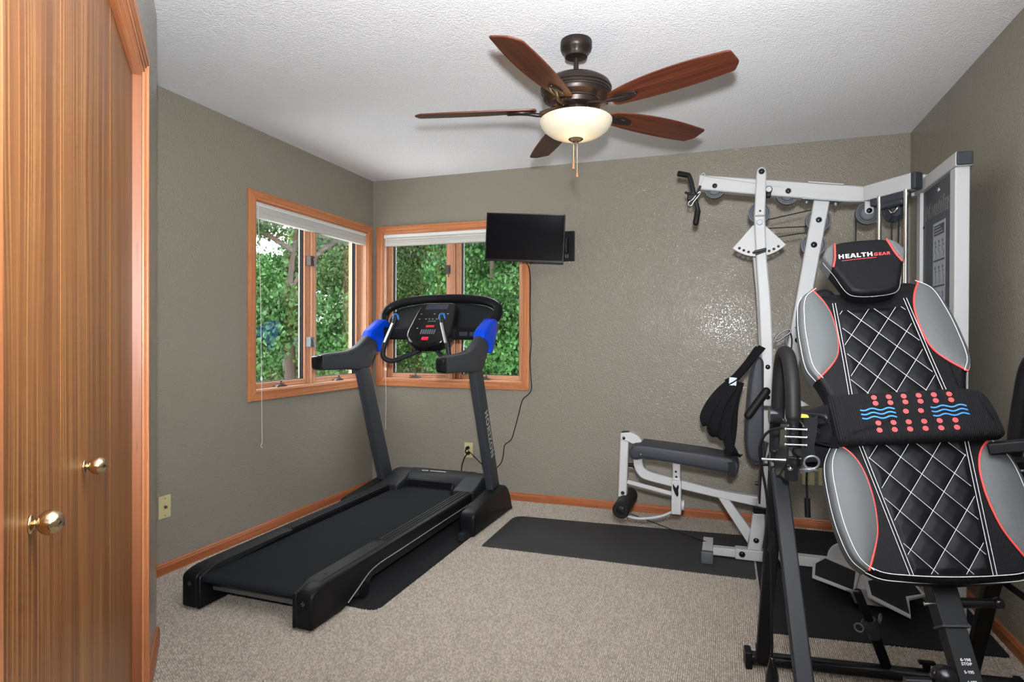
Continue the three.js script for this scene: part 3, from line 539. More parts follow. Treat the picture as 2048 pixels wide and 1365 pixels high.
// ---------------------------------------------------------------- floor mats
const matGeo = (pts, y = 0.008) => planeUV(sil(pts, 'y', 0.0005, y, 0.002), (p) => p.x, (p) => p.z);
solo('treadmill_mat', matGeo([[-2.36, -2.36, 0.06], [-1.425, -2.33, 0.06], [-1.43, -4.0, 0.05], [-2.36, -4.0, 0.05]], 0.006), M.rubber, 'black rubber mat under the treadmill', 'mat');
solo('exercise_mat', matGeo([[-1.31, -3.262, 0.02], [0.155, -3.262, 0.02], [0.155, -3.975, 0.03], [-0.5, -3.93, 0.3], [-1.32, -3.895, 0.08]], 0.006), std(lin(0.022, 0.021, 0.021), 0.8, 0, { bumpMap: M.rubber.bumpMap, bumpScale: 0.001 }), 'dark exercise mat lying in front of the gym seat', 'mat');
solo('gym_mat', matGeo([[0.165, -2.69, 0.02], [1.02, -2.78, 0.02], [1.03, -4.22, 0.02], [0.165, -4.22, 0.02]], 0.008), M.rubber, 'large black rubber mat under the white gym and inversion table', 'mat');

// ---------------------------------------------------------------- treadmill: local x across, z = 0 at the rear end, running to -z
{
  const t = thing('treadmill', 'black folding treadmill with blue grip sleeves in front of the corner windows', 'treadmill', [-1.895, 0.0065, -2.06], { turn: (-1.0 * Math.PI) / 180, local: true });
  const two = (f) => [f(1), f(-1)];
  // side rails with their rear end caps
  const railPts = [[0, 0.012, 0.012], [0, 0.152, 0.02], [-0.05, 0.171, 0.06], [-0.12, 0.176, 0.05], [-1.74, 0.197], [-1.74, 0.135], [-0.43, 0.11, 0.1], [-0.255, 0.03, 0.03], [-0.21, 0.012, 0.01]];
  for (const s of [1, -1]) {
    const r = part(t, 'side_rail', sil(railPts, 'x', s * 0.262, s * 0.345, 0.012, { seg: 3 }), M.black);
    part(r, 'foot_rail', [0, 1, 2].map((k) => bar([s * (0.268 + k * 0.02), 0.1825 + 0.0005, -0.62], [s * (0.268 + k * 0.02), 0.198, -1.6], 0.013, 0.005, 0.002)), M.charcoal);
    part(r, 'rail_cover', sil([[-0.02, 0.152], [-0.1, 0.179, 0.02], [-0.56, 0.186, 0.01], [-0.6, 0.182], [-0.6, 0.17], [-0.02, 0.14]], 'x', s * 0.247, s * 0.318, 0.003), M.charcoal);
    part(r, 'rail_screw', [-0.16, -0.5].map((z) => dome([s * 0.29, 0.184 - (z > -0.3 ? 0.002 : 0), z], [0, 1, 0], 0.006, 0.002)), M.gloss);
    part(r, 'end_screw', [[0, 0], [0.007, 0], [-0.007, 0], [0, 0.007], [0, -0.007]].map(([a, b]) => dome([s * 0.3 + a, 0.115 + b, 0], [0, 0, 1], 0.004, 0.002)), M.graphite);
    part(r, 'trim_strip', smooth([[s * 0.3455, 0.032, -0.245], [s * 0.3455, 0.07, -0.33], [s * 0.3455, 0.104, -0.405], [s * 0.3455, 0.116, -0.47], [s * 0.3455, 0.121, -0.7], [s * 0.3455, 0.135, -1.63]], 0.0028, 60, 6), M.silver, 'thin silver trim line');
    part(t, 'end_cap_inner', sil([[-0.004, 0.012], [-0.004, 0.15, 0.01], [-0.09, 0.15], [-0.14, 0.05, 0.02], [-0.16, 0.012]], 'x', s * 0.243, s * 0.264, 0.004), M.black);
  }
  part(t, 'frame_tube', two((s) => bar([s * 0.3, 0.085, -0.42], [s * 0.3, 0.105, -1.72], 0.05, 0.05, 0.004)), M.charcoal);
  const lift = part(t, 'fold_bracket', two((s) => sil([[-0.33, 0.1], [-0.3, 0.03, 0.01], [-0.36, 0.018, 0.01], [-0.43, 0.06, 0.02], [-0.47, 0.1]], 'x', s * 0.31, s * 0.34, 0.003)), M.charcoal);
  part(lift, 'transport_wheel', two((s) => rod([s * 0.318, 0.042, -0.365], [s * 0.352, 0.042, -0.365], 0.034, 0.034, 24)), M.gloss);
  part(t, 'running_belt', sil([[-0.012, 0.128, 0.02], [-0.02, 0.15, 0.018], [-1.72, 0.168], [-1.72, 0.155], [-0.06, 0.136], [-0.04, 0.11, 0.012]], 'x', -0.246, 0.246, 0.001), Object.assign(dull(lin(0.012, 0.0135, 0.0155), 0.8, 0.2), { bumpMap: M.rubber.bumpMap, bumpScale: 0.0006 }));
  part(t, 'rear_roller', rod([-0.25, 0.128, -0.042], [0.25, 0.128, -0.042], 0.02, 0.02, 20), M.black);
  part(t, 'rear_crossbar', box(-0.26, 0.26, 0.066, 0.1, -0.12, -0.075, 0.004), M.greyMetal);
  part(t, 'deck', box(-0.25, 0.25, 0.1, 0.14, -1.7, -0.14, 0.004), M.black);
  // motor hood with the stepped front lip
  const hoodTop = (z) => { const k = Math.max(0, Math.min(1, (-1.58 - z) / 0.2)); return 0.2 + 0.062 * k * k * (3 - 2 * k); };
  const hood = part(t, 'motor_hood', [sil([[-1.575, 0.155], [-1.575, 0.2, 0.012], [-1.68, 0.225, 0.05], [-1.77, 0.262, 0.06], [-1.86, 0.262, 0.05], [-1.925, 0.235, 0.04], [-1.94, 0.1], [-1.575, 0.1]], 'x', -0.352, -0.2, 0.018, { seg: 3 }), sil([[-1.575, 0.155], [-1.575, 0.2, 0.012], [-1.68, 0.225, 0.05], [-1.77, 0.262, 0.06], [-1.86, 0.262, 0.05], [-1.925, 0.235, 0.04], [-1.94, 0.1], [-1.575, 0.1]], 'x', 0.2, 0.352, 0.018, { seg: 3 }),
    sil([[-1.70, 0.165], [-1.705, 0.218, 0.01], [-1.77, 0.262, 0.05], [-1.87, 0.265, 0.05], [-1.93, 0.24, 0.04], [-1.945, 0.1], [-1.7, 0.1]], 'x', -0.24, 0.24, 0.006, { seg: 2 })], M.charcoal);
  part(hood, 'lip', [bar([-0.185, 0.19, -1.71], [0.15, 0.19, -1.71], 0.02, 0.05, 0.004), bar([-0.185, 0.19, -1.71], [-0.27, 0.186, -1.6], 0.014, 0.045, 0.004), bar([0.15, 0.19, -1.71], [0.2, 0.185, -1.585], 0.014, 0.045, 0.004)], M.black);
  part(hood, 'indicator', box(-0.226, -0.222, 0.17, 0.2, -1.655, -1.648, 0.001), M.whiteSheet, 'small white mark');
  const tm = (g, x, y, z, tilt) => g.rotateX(tilt).translate(x, y, z);
  part(hood, 'lettering', [tm(letters('HORIZON', 0.017, { width: 0.115 }), 0.0, 0.2645, -1.775, -Math.PI / 2 + 0.06), tm(slab(circle(0, 0, 0.02, 20).map(([a, b]) => [a * 1.25, b * 0.6]), 0.001, 0, { holes: [circle(0, 0, 0.014, 20).map(([a, b]) => [a * 1.25, b * 0.6])] }), -0.1, 0.2645, -1.782, -Math.PI / 2 + 0.06)], M.whiteSheet);
  // base covers, uprights, arms
  for (const s of [1, -1]) {
    part(t, 'base_cover', sil([[-1.315, 0.004, 0.01], [-1.315, 0.13, 0.02], [-1.345, 0.148, 0.03], [-1.78, 0.2, 0.06], [-1.86, 0.2, 0.05], [-1.93, 0.13, 0.05], [-1.985, 0.004, 0.01]], 'x', s * 0.375, s * 0.478, 0.016, { seg: 3 }), M.black);
    part(t, 'base_beam', bar([s * 0.43, 0.025, -1.22], [s * 0.43, 0.025, -1.35], 0.04, 0.045, 0.004), M.charcoal);
    const up = part(t, 'upright', sil([[-1.735, 0.12], [-1.865, 0.12], [-1.535, 0.99], [-1.415, 0.99]], 'x', s * 0.384, s * 0.437, 0.012, { seg: 3 }), M.graphite);
    if (s > 0) {
      // lettering down the outer face of the upright
      const g = letters('HORIZON', 0.05, { width: 0.33 }), d = V(0, -0.87, -0.33).normalize(), n = V(1, 0, 0), up2 = n.clone().cross(d);
      g.applyMatrix4(new THREE.Matrix4().makeBasis(d, up2, n).setPosition(0.4372, 0.56, -1.64)).translate(0, 0.0, 0.018);
      part(up, 'lettering', g, M.silver);
    }
    const armM = part(t, 'handrail', sil([[-1.03, 0.99, 0.02], [-1.02, 1.08, 0.02], [-1.06, 1.09, 0.02], [-1.3, 1.1, 0.1], [-1.42, 1.135, 0.1], [-1.55, 1.22, 0.1], [-1.76, 1.31], [-1.82, 1.25], [-1.63, 1.12, 0.08], [-1.54, 0.985, 0.03], [-1.4, 0.975, 0.05], [-1.3, 0.985, 0.05]], 'x', s * 0.381, s * 0.441, 0.014, { seg: 3 }), M.graphite);
    part(armM, 'grip_cap', sil([[-0.99, 1.0, 0.02], [-0.985, 1.075, 0.02], [-1.03, 1.087, 0.02], [-1.04, 0.988, 0.02]], 'x', s * 0.383, s * 0.439, 0.01, { seg: 2 }), M.gloss);
    part(armM, 'grip_sleeve', sil([[-1.515, 1.19, 0.01], [-1.545, 1.238, 0.015], [-1.7, 1.318, 0.02], [-1.762, 1.3, 0.015], [-1.75, 1.215, 0.02], [-1.675, 1.09, 0.012], [-1.63, 1.09, 0.012], [-1.61, 1.155, 0.03]], 'x', s * 0.372, s * 0.45, 0.012, { seg: 2 }), M.blue, 'bright blue grip sleeve');
  }
  part(t, 'base_crossbar', box(-0.42, 0.42, 0.03, 0.07, -1.93, -1.88, 0.004), M.black);
  // console: outer arch, tray, centre display, crossbar, pulse handles
  const arch = [[0.41, 1.29, -1.74], [0.435, 1.345, -1.79], [0.42, 1.395, -1.825], [0.35, 1.432, -1.85], [0.22, 1.455, -1.868], [0, 1.464, -1.873]];
  const full = [...arch, ...arch.slice(0, -1).reverse().map(([a, b, c]) => [-a, b, c])];
  part(t, 'console_arch', smooth(full, 0.031, 60, 12), M.black);
  const tilt = (deg, ox, oy, oz) => { const m = new THREE.Matrix4().makeRotationX((-deg * Math.PI) / 180); m.setPosition(ox, oy, oz); return m; };
  const back = tilt(27, 0, 1.3, -1.815);
  part(t, 'console_tray', slab([[-0.4, -0.09, 0.03], [0.4, -0.09, 0.03], [0.42, 0.04, 0.05], [0.36, 0.115, 0.06], [0.2, 0.15, 0.1], [0, 0.16, 0.1], [-0.2, 0.15, 0.1], [-0.36, 0.115, 0.06], [-0.42, 0.04, 0.05]], 0.03, 0.006).translate(0, 0, -0.03).applyMatrix4(back), M.charcoal);
  const cm = tilt(38, 0, 1.27, -1.705), on = (g) => g.applyMatrix4(cm);
  const dsp = part(t, 'display_console', on(slab([[-0.1, -0.19, 0.05], [0.1, -0.19, 0.05], [0.172, -0.11, 0.06], [0.15, 0.1, 0.1], [0.13, 0.185, 0.03], [-0.13, 0.185, 0.03], [-0.15, 0.1, 0.1], [-0.172, -0.11, 0.06]], 0.09, 0.022, { seg: 3 }).translate(0, 0, -0.055)), M.gloss);
  part(dsp, 'display_window', on(box(-0.085, 0.085, 0.115, 0.16, 0.033, 0.0365, 0.001)), std(lin(0.035, 0.04, 0.06), 0.25), 'grey display window');
  const dots = []; for (const [y, xs] of [[0.075, [-0.1, 0.0, 0.07, 0.1]], [0.03, [-0.1, -0.05, -0.025, 0.0, 0.03, 0.05, 0.09]], [-0.05, [-0.09, 0.09]]]) for (const x of xs) dots.push(on(box(x - 0.006, x + 0.006, y - 0.003, y + 0.003, 0.034, 0.0365, 0.001)));
  part(dsp, 'button', dots, M.silver, 'small silver buttons');
  part(dsp, 'speed_button', [on(box(-0.03, 0.03, 0.004, 0.016, 0.034, 0.037, 0.001))], std(lin(0.02, 0.09, 0.06), 0.4), 'dark green button');
  part(dsp, 'stop_button', on(box(-0.03, 0.032, -0.043, -0.025, 0.034, 0.038, 0.002)), M.red, 'red stop button');
  part(dsp, 'air_grille', [0, 1, 2, 3, 4, 5, 6].map((k) => on(box(-0.054 + k * 0.016, -0.044 + k * 0.016, -0.1, -0.06, 0.033, 0.037, 0.001))), M.greyMetal);
  part(dsp, 'safety_key', [on(box(-0.024, 0.024, -0.155, -0.128, 0.034, 0.045, 0.004)), on(box(-0.006, 0.003, -0.15, -0.133, 0.045, 0.048, 0.001))], std(lin(0.7, 0.02, 0.06), 0.3), 'red safety key');
  const cb = part(t, 'console_crossbar', [box(-0.39, 0.39, 1.175, 1.26, -1.76, -1.68, 0.012, 2)], M.black);
  for (const [x, w] of [[0.235, 0.06], [0.31, 0.06], [-0.33, 0.03]]) part(cb, 'key_pad', box(x - w / 2, x + w / 2, 1.2, 1.228, -1.682, -1.674, 0.003), M.graphite, 'grey quick key');
  for (const s of [1, -1]) {
    const h = part(t, 'pulse_handle', smooth([[s * 0.168, 1.325, -1.5], [s * 0.18, 1.27, -1.485], [s * 0.21, 1.19, -1.465], [s * 0.235, 1.11, -1.455], [s * 0.235, 1.06, -1.46], [s * 0.2, 1.035, -1.49], [s * 0.14, 1.06, -1.56], [s * 0.06, 1.105, -1.64]], 0.0165, 50, 10), M.charcoal);
    part(h, 'sensor_plate', bar([s * 0.176, 1.285, -1.471], [s * 0.222, 1.155, -1.443], 0.018, 0.014, 0.005), M.silver);
    part(h, 'handle_cap', [smooth([[s * 0.15, 1.31, -1.5], [s * 0.158, 1.336, -1.498], [s * 0.178, 1.338, -1.498], [s * 0.186, 1.315, -1.498]], 0.0085, 14, 8)], M.blueGloss, 'blue ring on the handle end');
  }
}
// ---------------------------------------------------------------- white cable gym; its frame stands in the plane z = -3.51
{
  const t = thing('home_gym', 'white steel cable home gym with a black padded seat and grey pulleys', 'home gym', [0.2, 0, -3.54]);
  const ZF1 = -3.51, ZB1 = -3.565, W = M.white;
  const flat = (pts, z0 = ZB1, z1 = ZF1, b = 0.005, o) => sil(pts, 'z', z0, z1, b, o);
  const bolt = (parent, x, y, z = ZF1, r = 0.0115) => part(parent, 'bolt', [dome([x, y, z], [0, 0, 1], r, r * 0.55), rod([x, y, z - 0.001], [x, y, z + 0.0015], r * 1.25)], M.gloss);
  // base
  const base = part(t, 'base_rail', [box(-0.056, 0.075, 0.018, 0.061, -3.56, -3.512, 0.004)], W);
  const base2 = part(t, 'base_sleeve', [box(0.06, 0.21, 0.012, 0.068, -3.57, -3.505, 0.005)], W);
  part(t, 'base_rail', [box(0.205, 0.93, 0.014, 0.064, -3.565, -3.51, 0.004)], W);
  bolt(base2, 0.095, 0.042, -3.505, 0.013);
  const foot = part(t, 'front_foot', box(-0.108, -0.054, 0.008, 0.066, -3.67, -3.425, 0.004), W);
  part(foot, 'foot_cap', [box(-0.112, -0.05, 0.007, 0.07, -3.428, -3.39, 0.005), box(-0.102, -0.06, 0.018, 0.058, -3.392, -3.386, 0.003)], M.pulleyFace, 'grey rubber end cap');
  // lower column, brace, main column, top beam
  const low = part(t, 'lower_column', flat([[0.148, 0.262, 0.008], [0.206, 0.266, 0.008], [0.21, 0.19, 0.02], [0.193, 0.066], [0.122, 0.066]]), W);
  bolt(low, 0.165, 0.122); 
  part(t, 'rubber_stop', [box(0.15, 0.215, 0.262, 0.304, -3.562, -3.515, 0.006), ...smooth([[0.15, 0.29, -3.506], [0.18, 0.3, -3.5], [0.22, 0.28, -3.505], [0.222, 0.2, -3.515], [0.2, 0.1, -3.52]], 0.005, 20, 6)], M.black);
  part(t, 'brace', flat([[-0.03, 0.334], [0.032, 0.322], [0.137, 0.178], [0.124, 0.1]]), W);
  const col = part(t, 'main_column', flat([[0.433, 1.915], [0.507, 1.905], [0.386, 1.168], [0.254, 0.4], [0.236, 0.31, 0.02], [0.21, 0.296, 0.01], [0.163, 0.305, 0.01], [0.172, 0.372], [0.316, 1.175]]), W);
  for (const [x, y] of [[0.456, 1.81], [0.434, 1.683], [0.362, 1.19]]) bolt(col, x, y, ZF1, 0.0125);
  bolt(col, 0.352, 1.255, ZF1, 0.004);
  const beam = part(t, 'top_beam', flat([[-0.142, 2.013], [-0.134, 2.091, 0.004], [0.404, 2.006], [0.6, 1.976], [0.69, 1.962, 0.01], [0.69, 1.888, 0.01], [0.55, 1.897, 0.1], [0.388, 1.926], [0.1, 1.972]], -3.575, -3.508), W);
  bolt(beam, -0.054, 2.024, -3.508, 0.011); bolt(beam, 0.311, 1.969, -3.508, 0.012);
  part(beam, 'top_plate', bar([0.404, 2.009, -3.54], [0.568, 1.983, -3.54], 0.075, 0.006, 0.001), W);
  part(beam, 'joint_plate', [bar([0.375, 1.925, -3.54], [0.56, 1.898, -3.54], 0.085, 0.007, 0.001), rod([0.4, 1.912, -3.525], [0.4, 1.9, -3.525], 0.01), rod([0.535, 1.895, -3.525], [0.535, 1.88, -3.525], 0.01)], M.greyMetal);
  part(beam, 'stop_bumper', [rod([0.214, 1.974, -3.515], [0.214, 1.974, -3.46], 0.018), box(0.203, 0.226, 1.94, 1.975, -3.52, -3.475, 0.004)], M.black);
  part(beam, 'bumper_face', rod([0.214, 1.974, -3.461], [0.214, 1.974, -3.456], 0.0135), W);
  // angled head over the weight stack
  const hp = [0.672, 1.925, -3.5], hq = [0.833, 1.932, -3.31];
  const head = part(t, 'angled_beam', bar(hp, hq, 0.05, 0.076, 0.006), W);
  part(head, 'end_cap', bar([0.829, 1.932, -3.315], [0.845, 1.932, -3.296], 0.052, 0.078, 0.006), M.graphite);
  part(head, 'cable_cover', [bar([0.69, 1.872, -3.478], [0.815, 1.878, -3.332], 0.04, 0.04, 0.01), bar([0.715, 1.846, -3.45], [0.8, 1.85, -3.35], 0.034, 0.03, 0.01)], M.graphite, 'dark plastic cable cover');
  const tie = part(t, 'tie_beam', [bar([0.79, 1.94, -3.53], [0.9, 1.94, -3.36], 0.05, 0.06, 0.005), bar([0.67, 1.93, -3.54], [0.93, 1.93, -3.52], 0.05, 0.06, 0.005)], W);
  // pulleys
  function pulley(x, y, r, z = -3.54, turn = 0, d = 0.026) {
    const prf = [[0, -d / 2], [r * 0.62, -d / 2], [r * 0.66, -d * 0.3], [r * 0.8, -d * 0.3], [r * 0.84, -d / 2], [r, -d / 2], [r, -d * 0.3], [r * 0.9, 0], [r, d * 0.3], [r, d / 2], [r * 0.84, d / 2], [r * 0.8, d * 0.3], [r * 0.66, d * 0.3], [r * 0.62, d / 2], [0, d / 2]];
    const g = lathe(prf, [0, 0, 0], 36).rotateX(Math.PI / 2).rotateY(turn).translate(x, y, z), p = part(t, 'pulley', g, M.pulley);
    part(p, 'hub', rod([0, 0, -d * 0.56], [0, 0, d * 0.56], r * 0.5).rotateY(turn).translate(x, y, z), M.pulleyFace); return p;
  }
  pulley(-0.054, 2.014, 0.054); pulley(0.311, 1.96, 0.058); pulley(0.172, 1.868, 0.056, -3.54); pulley(0.456, 1.812, 0.061); pulley(0.434, 1.686, 0.061);
  pulley(0.362, 1.19, 0.06);
  const p6 = pulley(0.68, 1.832, 0.056, -3.53), p7 = pulley(0.79, 1.832, 0.056, -3.5, 0.5);
  part(p6, 'pulley_bracket', [flat([[0.664, 1.9], [0.704, 1.9], [0.704, 1.825, 0.018], [0.664, 1.825, 0.018]], -3.513, -3.506, 0.002)], W); bolt(p6, 0.684, 1.842, -3.506, 0.011);
  part(p7, 'pulley_hanger', [bent([[0.755, 1.9, -3.44], [0.755, 1.83, -3.43], [0.762, 1.81, -3.42]], 0.006, 0.02), bent([[0.785, 1.9, -3.42], [0.785, 1.83, -3.4], [0.77, 1.81, -3.41]], 0.006, 0.02)], M.chrome);
  const wire = (...p) => smooth(p, 0.0032, 12, 6);
  const cable = (g) => part(t, 'cable', g, M.black);
  cable(wire([0.185, 1.825, -3.54], [0.42, 1.868, -3.54])); cable(wire([0.2, 1.785, -3.545], [0.4, 1.785, -3.545])); cable(wire([0.25, 1.735, -3.545], [0.395, 1.752, -3.545]));
  cable(wire([0.63, 1.83, -3.53], [0.622, 1.0, -3.53])); cable(wire([0.77, 1.8, -3.45], [0.77, 0.9, -3.45])); cable(wire([0.8, 1.8, -3.45], [0.79, 0.9, -3.44])); cable(wire([0.39, 1.62, -3.55], [0.33, 0.9, -3.55]));
  cable(wire([-0.5, 0.19, -3.545], [-0.2, 0.1, -3.56], [-0.02, 0.045, -3.6], [0.15, 0.03, -3.62]));
  // weight stack: guide rods, plates and the tower with its information panel
  for (const [x, z] of [[0.712, -3.43], [0.8, -3.325]]) part(t, 'guide_rod', rod([x, 0.06, z], [x, 1.9, z], 0.0105), M.chrome);
  for (let i = 0; i < 12; i++) part(t, 'weight_plate', bar([0.69, 0.12 + i * 0.034, -3.455], [0.822, 0.12 + i * 0.034, -3.3], 0.11, 0.032, 0.003), M.panelGrey);
  for (const [x0, x1, z0, z1] of [[0.868, 0.92, -2.965, -2.905], [0.868, 0.92, -3.425, -3.37]]) part(t, 'tower_post', box(x0, x1, 0.05, 1.888, z0, z1, 0.005), W);
  const top = part(t, 'tower_top', box(0.864, 0.924, 1.886, 1.944, -3.45, -2.888, 0.005), W);
  part(top, 'end_cap', box(0.866, 0.922, 1.888, 1.942, -2.89, -2.878, 0.006), M.graphite);
  part(t, 'tower_foot', box(0.86, 0.93, 0.012, 0.062, -3.5, -2.85, 0.005), W);
  const panel = part(t, 'information_panel', [box(0.882, 0.896, 0.2, 1.884, -3.372, -2.963, 0.002)], M.panelGrey);
  part(panel, 'panel_edge', [box(0.874, 0.884, 0.2, 1.884, -2.972, -2.962, 0.002)], M.silver);
  part(panel, 'fastener', [dome([0.882, 1.85, -3.15], [-1, 0, 0], 0.012)], M.chrome); part(panel, 'fastener', [dome([0.882, 1.72, -3.36], [-1, 0, 0], 0.008)], M.gloss);
  const onPanel = (g, y, z, x = 0.8815) => remap(g, (a, b, c) => [x - c, y + b, z + a]);
  part(panel, 'lettering', onPanel(letters('Nautilus', 0.07, { width: 0.34, slant: 0.2, font: fontSerif }), 1.745, -3.165), std(lin(0.14, 0.13, 0.12), 0.4, 0.4), 'faint grey lettering');
  // instruction chart: print on a pale sheet
  {
    const c = document.createElement('canvas'); c.width = 256; c.height = 1024; const x = c.getContext('2d');
    x.fillStyle = '#8f949a'; x.fillRect(0, 0, 256, 1024); x.fillStyle = '#33363a'; x.strokeStyle = '#3c4046';
    x.fillRect(20, 24, 216, 90); x.fillStyle = '#8f949a'; for (let k = 0; k < 3; k++) x.fillRect(30, 38 + k * 25, 120 + 30 * k, 8);
    for (let r = 0; r < 4; r++) {
      const y0 = 130 + r * 222; x.fillStyle = '#33363a'; x.fillRect(8, y0 + 192, 240, 16);
      x.lineWidth = 9;
      for (let k = 0; k < 3; k++) { const cx = 50 + k * 78; x.beginPath(); x.arc(cx, y0 + 40, 13, 0, 7); x.fill(); x.beginPath(); x.moveTo(cx, y0 + 55); x.lineTo(cx + (r % 2 ? 12 : -8), y0 + 110); x.lineTo(cx + 20, y0 + 140); x.lineTo(cx + 10, y0 + 178); x.moveTo(cx, y0 + 70); x.lineTo(cx + 26, y0 + 84 - r * 10); x.stroke(); }
    }
    const tx = new THREE.CanvasTexture(c); tx.colorSpace = THREE.SRGBColorSpace;
    const g = planeUV(box(0.8805, 0.8815, 1.19, 1.71, -3.22, -3.06, 0), (p) => (p.z + 3.22) / 0.16, (p) => (p.y - 1.19) / 0.52);
    part(panel, 'instruction_chart', g, std(0xffffff, 0.5, 0, { map: tx }), 'grey chart of exercise figures');
  }
  // seat beam, seat post, seat
  part(t, 'seat_beam', flat([[0.172, 0.352], [-0.034, 0.374], [-0.22, 0.41], [-0.384, 0.443, 0.02], [-0.43, 0.462, 0.03], [-0.438, 0.54], [-0.486, 0.54], [-0.484, 0.47, 0.03], [-0.45, 0.41, 0.04], [-0.395, 0.394], [-0.219, 0.362], [-0.034, 0.332], [0.168, 0.303]]), W);
  part(t, 'seat_post', box(-0.268, -0.226, 0.39, 0.53, -3.55, -3.505, 0.003), M.silver);
  const sl = part(t, 'seat_sleeve', box(-0.272, -0.22, 0.228, 0.416, -3.56, -3.478, 0.005), W);
  part(sl, 'adjuster_knob', [sil([[-0.264, 0.4, 0.006], [-0.246, 0.375, 0.01], [-0.236, 0.398, 0.008], [-0.23, 0.385, 0.01], [-0.236, 0.365, 0.01], [-0.232, 0.342, 0.01], [-0.24, 0.33, 0.006], [-0.25, 0.345, 0.01], [-0.262, 0.375, 0.01]], 'z', -3.478, -3.462, 0.003), rod([-0.247, 0.432, -3.506], [-0.247, 0.432, -3.5], 0.006), rod([-0.25, 0.46, -3.506], [-0.25, 0.46, -3.5], 0.006)], M.black);
  part(sl, 'side_wheel', rod([-0.225, 0.272, -3.53], [-0.205, 0.272, -3.53], 0.03), W);
  const seat = part(t, 'seat_pad', sil([[-0.503, 0.562, 0.03], [-0.485, 0.607, 0.03], [-0.44, 0.611, 0.05], [-0.1, 0.583], [0.05, 0.563, 0.03], [0.08, 0.535, 0.02], [0.068, 0.482, 0.02], [0.0, 0.487, 0.02], [-0.41, 0.537, 0.03], [-0.46, 0.523, 0.02], [-0.49, 0.528, 0.02]], 'z', -3.665, -3.43, 0.016, { seg: 3 }), M.padGrey);
  part(seat, 'seat_strap', [ribbon([[0.035, 0.47, -3.427], [0.04, 0.53, -3.427], [0.03, 0.572, -3.45], [0.02, 0.577, -3.5], [0.02, 0.577, -3.6], [0.02, 0.577, -3.66]], [1, 0.05, 0], 0.036, 0.004)], M.rubber);
  part(seat, 'seat_bracket', [box(-0.42, -0.36, 0.517, 0.54, -3.57, -3.5, 0.003)], M.panelGrey);
  part(seat, 'pin', [sph([-0.432, 0.556, -3.428], 0.006)], M.chrome);
  // leg lift
  const leg = part(t, 'leg_lever', [flat([[-0.558, 0.655, 0.01], [-0.51, 0.662, 0.005], [-0.523, 0.29], [-0.57, 0.29]]), flat([[-0.555, 0.622], [-0.556, 0.658, 0.006], [-0.5, 0.664, 0.01], [-0.46, 0.65, 0.03], [-0.432, 0.615, 0.01], [-0.465, 0.603, 0.02], [-0.49, 0.6, 0.01], [-0.51, 0.61, 0.01]], -3.575, -3.5, 0.003)], W);
  bolt(leg, -0.536, 0.63, -3.5, 0.007);
  part(leg, 'lever_top_cap', box(-0.551, -0.51, 0.656, 0.664, -3.56, -3.51, 0.002), M.black);
  part(leg, 'hole', rod([-0.543, 0.315, -3.512], [-0.543, 0.315, -3.5085], 0.011), M.hole);
  part(leg, 'stop_screw', [rod([-0.515, 0.472, -3.54], [-0.488, 0.472, -3.54], 0.011), rod([-0.488, 0.472, -3.54], [-0.476, 0.472, -3.54], 0.017)], M.black);
  const roll = part(t, 'foam_roller', [lathe([[0, -0.175], [0.04, -0.175], [0.046, -0.168], [0.046, 0.168], [0.04, 0.175], [0, 0.175]], [0, 0, 0], 28).rotateX(Math.PI / 2).translate(-0.53, 0.258, -3.53)], M.foam);
  part(roll, 'roller_cap', lathe([[0, 0], [0.026, 0], [0.024, 0.006], [0.016, 0.009], [0, 0.01]], [0, 0, 0], 24).rotateX(Math.PI / 2).translate(-0.53, 0.258, -3.356), M.black);
  part(t, 'link_bar', [bar([-0.52, 0.378, -3.53], [-0.27, 0.33, -3.53], 0.014, 0.022, 0.003)], W);
  part(t, 'cable_guide', [smooth([[-0.527, 0.18, -3.53], [-0.46, 0.172, -3.53], [-0.388, 0.182, -3.53], [-0.32, 0.202, -3.53], [-0.268, 0.23, -3.53]], 0.008, 20, 8), box(-0.538, -0.522, 0.16, 0.3, -3.545, -3.52, 0.002)], W);
  // press arm with the hole sector
  const arm = part(t, 'press_arm', [flat([[0.153, 2.06], [0.158, 2.082, 0.01], [0.178, 2.094, 0.012], [0.198, 2.082, 0.01], [0.202, 2.055], [0.196, 1.838], [0.144, 1.838]], -3.495, -3.448, 0.005), flat([[0.143, 1.836], [0.196, 1.836], [0.206, 1.605, 0.02], [0.226, 1.4, 0.3], [0.238, 1.135, 0.2], [0.234, 0.846, 0.004], [0.189, 0.846, 0.004], [0.18, 1.135, 0.2], [0.168, 1.4, 0.3], [0.155, 1.605, 0.02]], -3.498, -3.445, 0.006)], W);
  bolt(arm, 0.178, 2.067, -3.448, 0.0125); bolt(arm, 0.172, 1.862, -3.448, 0.005); bolt(arm, 0.213, 1.05, -3.445, 0.01); bolt(arm, 0.213, 0.893, -3.445, 0.01);
  part(arm, 'lock_disc', [rod([0.17, 1.802, -3.447], [0.17, 1.802, -3.44], 0.016, 0.013)], M.greyMetal);
  part(arm, 'lock_pin', [bar([0.143, 1.648, -3.44], [0.203, 1.662, -3.44], 0.012, 0.014, 0.004), bar([0.15, 1.635, -3.44], [0.2, 1.652, -3.44], 0.012, 0.01, 0.003)], M.black);
  const hs = []; for (let k = 0; k < 9; k++) { const a = ((236 + k * 8.6) * Math.PI) / 180; hs.push(circle(0.168 + Math.cos(a) * 0.17, 1.806 + Math.sin(a) * 0.17 + 0.015, 0.0068, 10)); }
  const arc = []; for (let k = 0; k <= 12; k++) { const a = ((228 + k * 7.3) * Math.PI) / 180; arc.push([0.166 + Math.cos(a) * 0.19, 1.822 + Math.sin(a) * 0.19]); }
  part(t, 'hole_sector', flat([[0.14, 1.8], ...arc, [0.205, 1.79]], -3.512, -3.502, 0.0015, { holes: hs }), W);
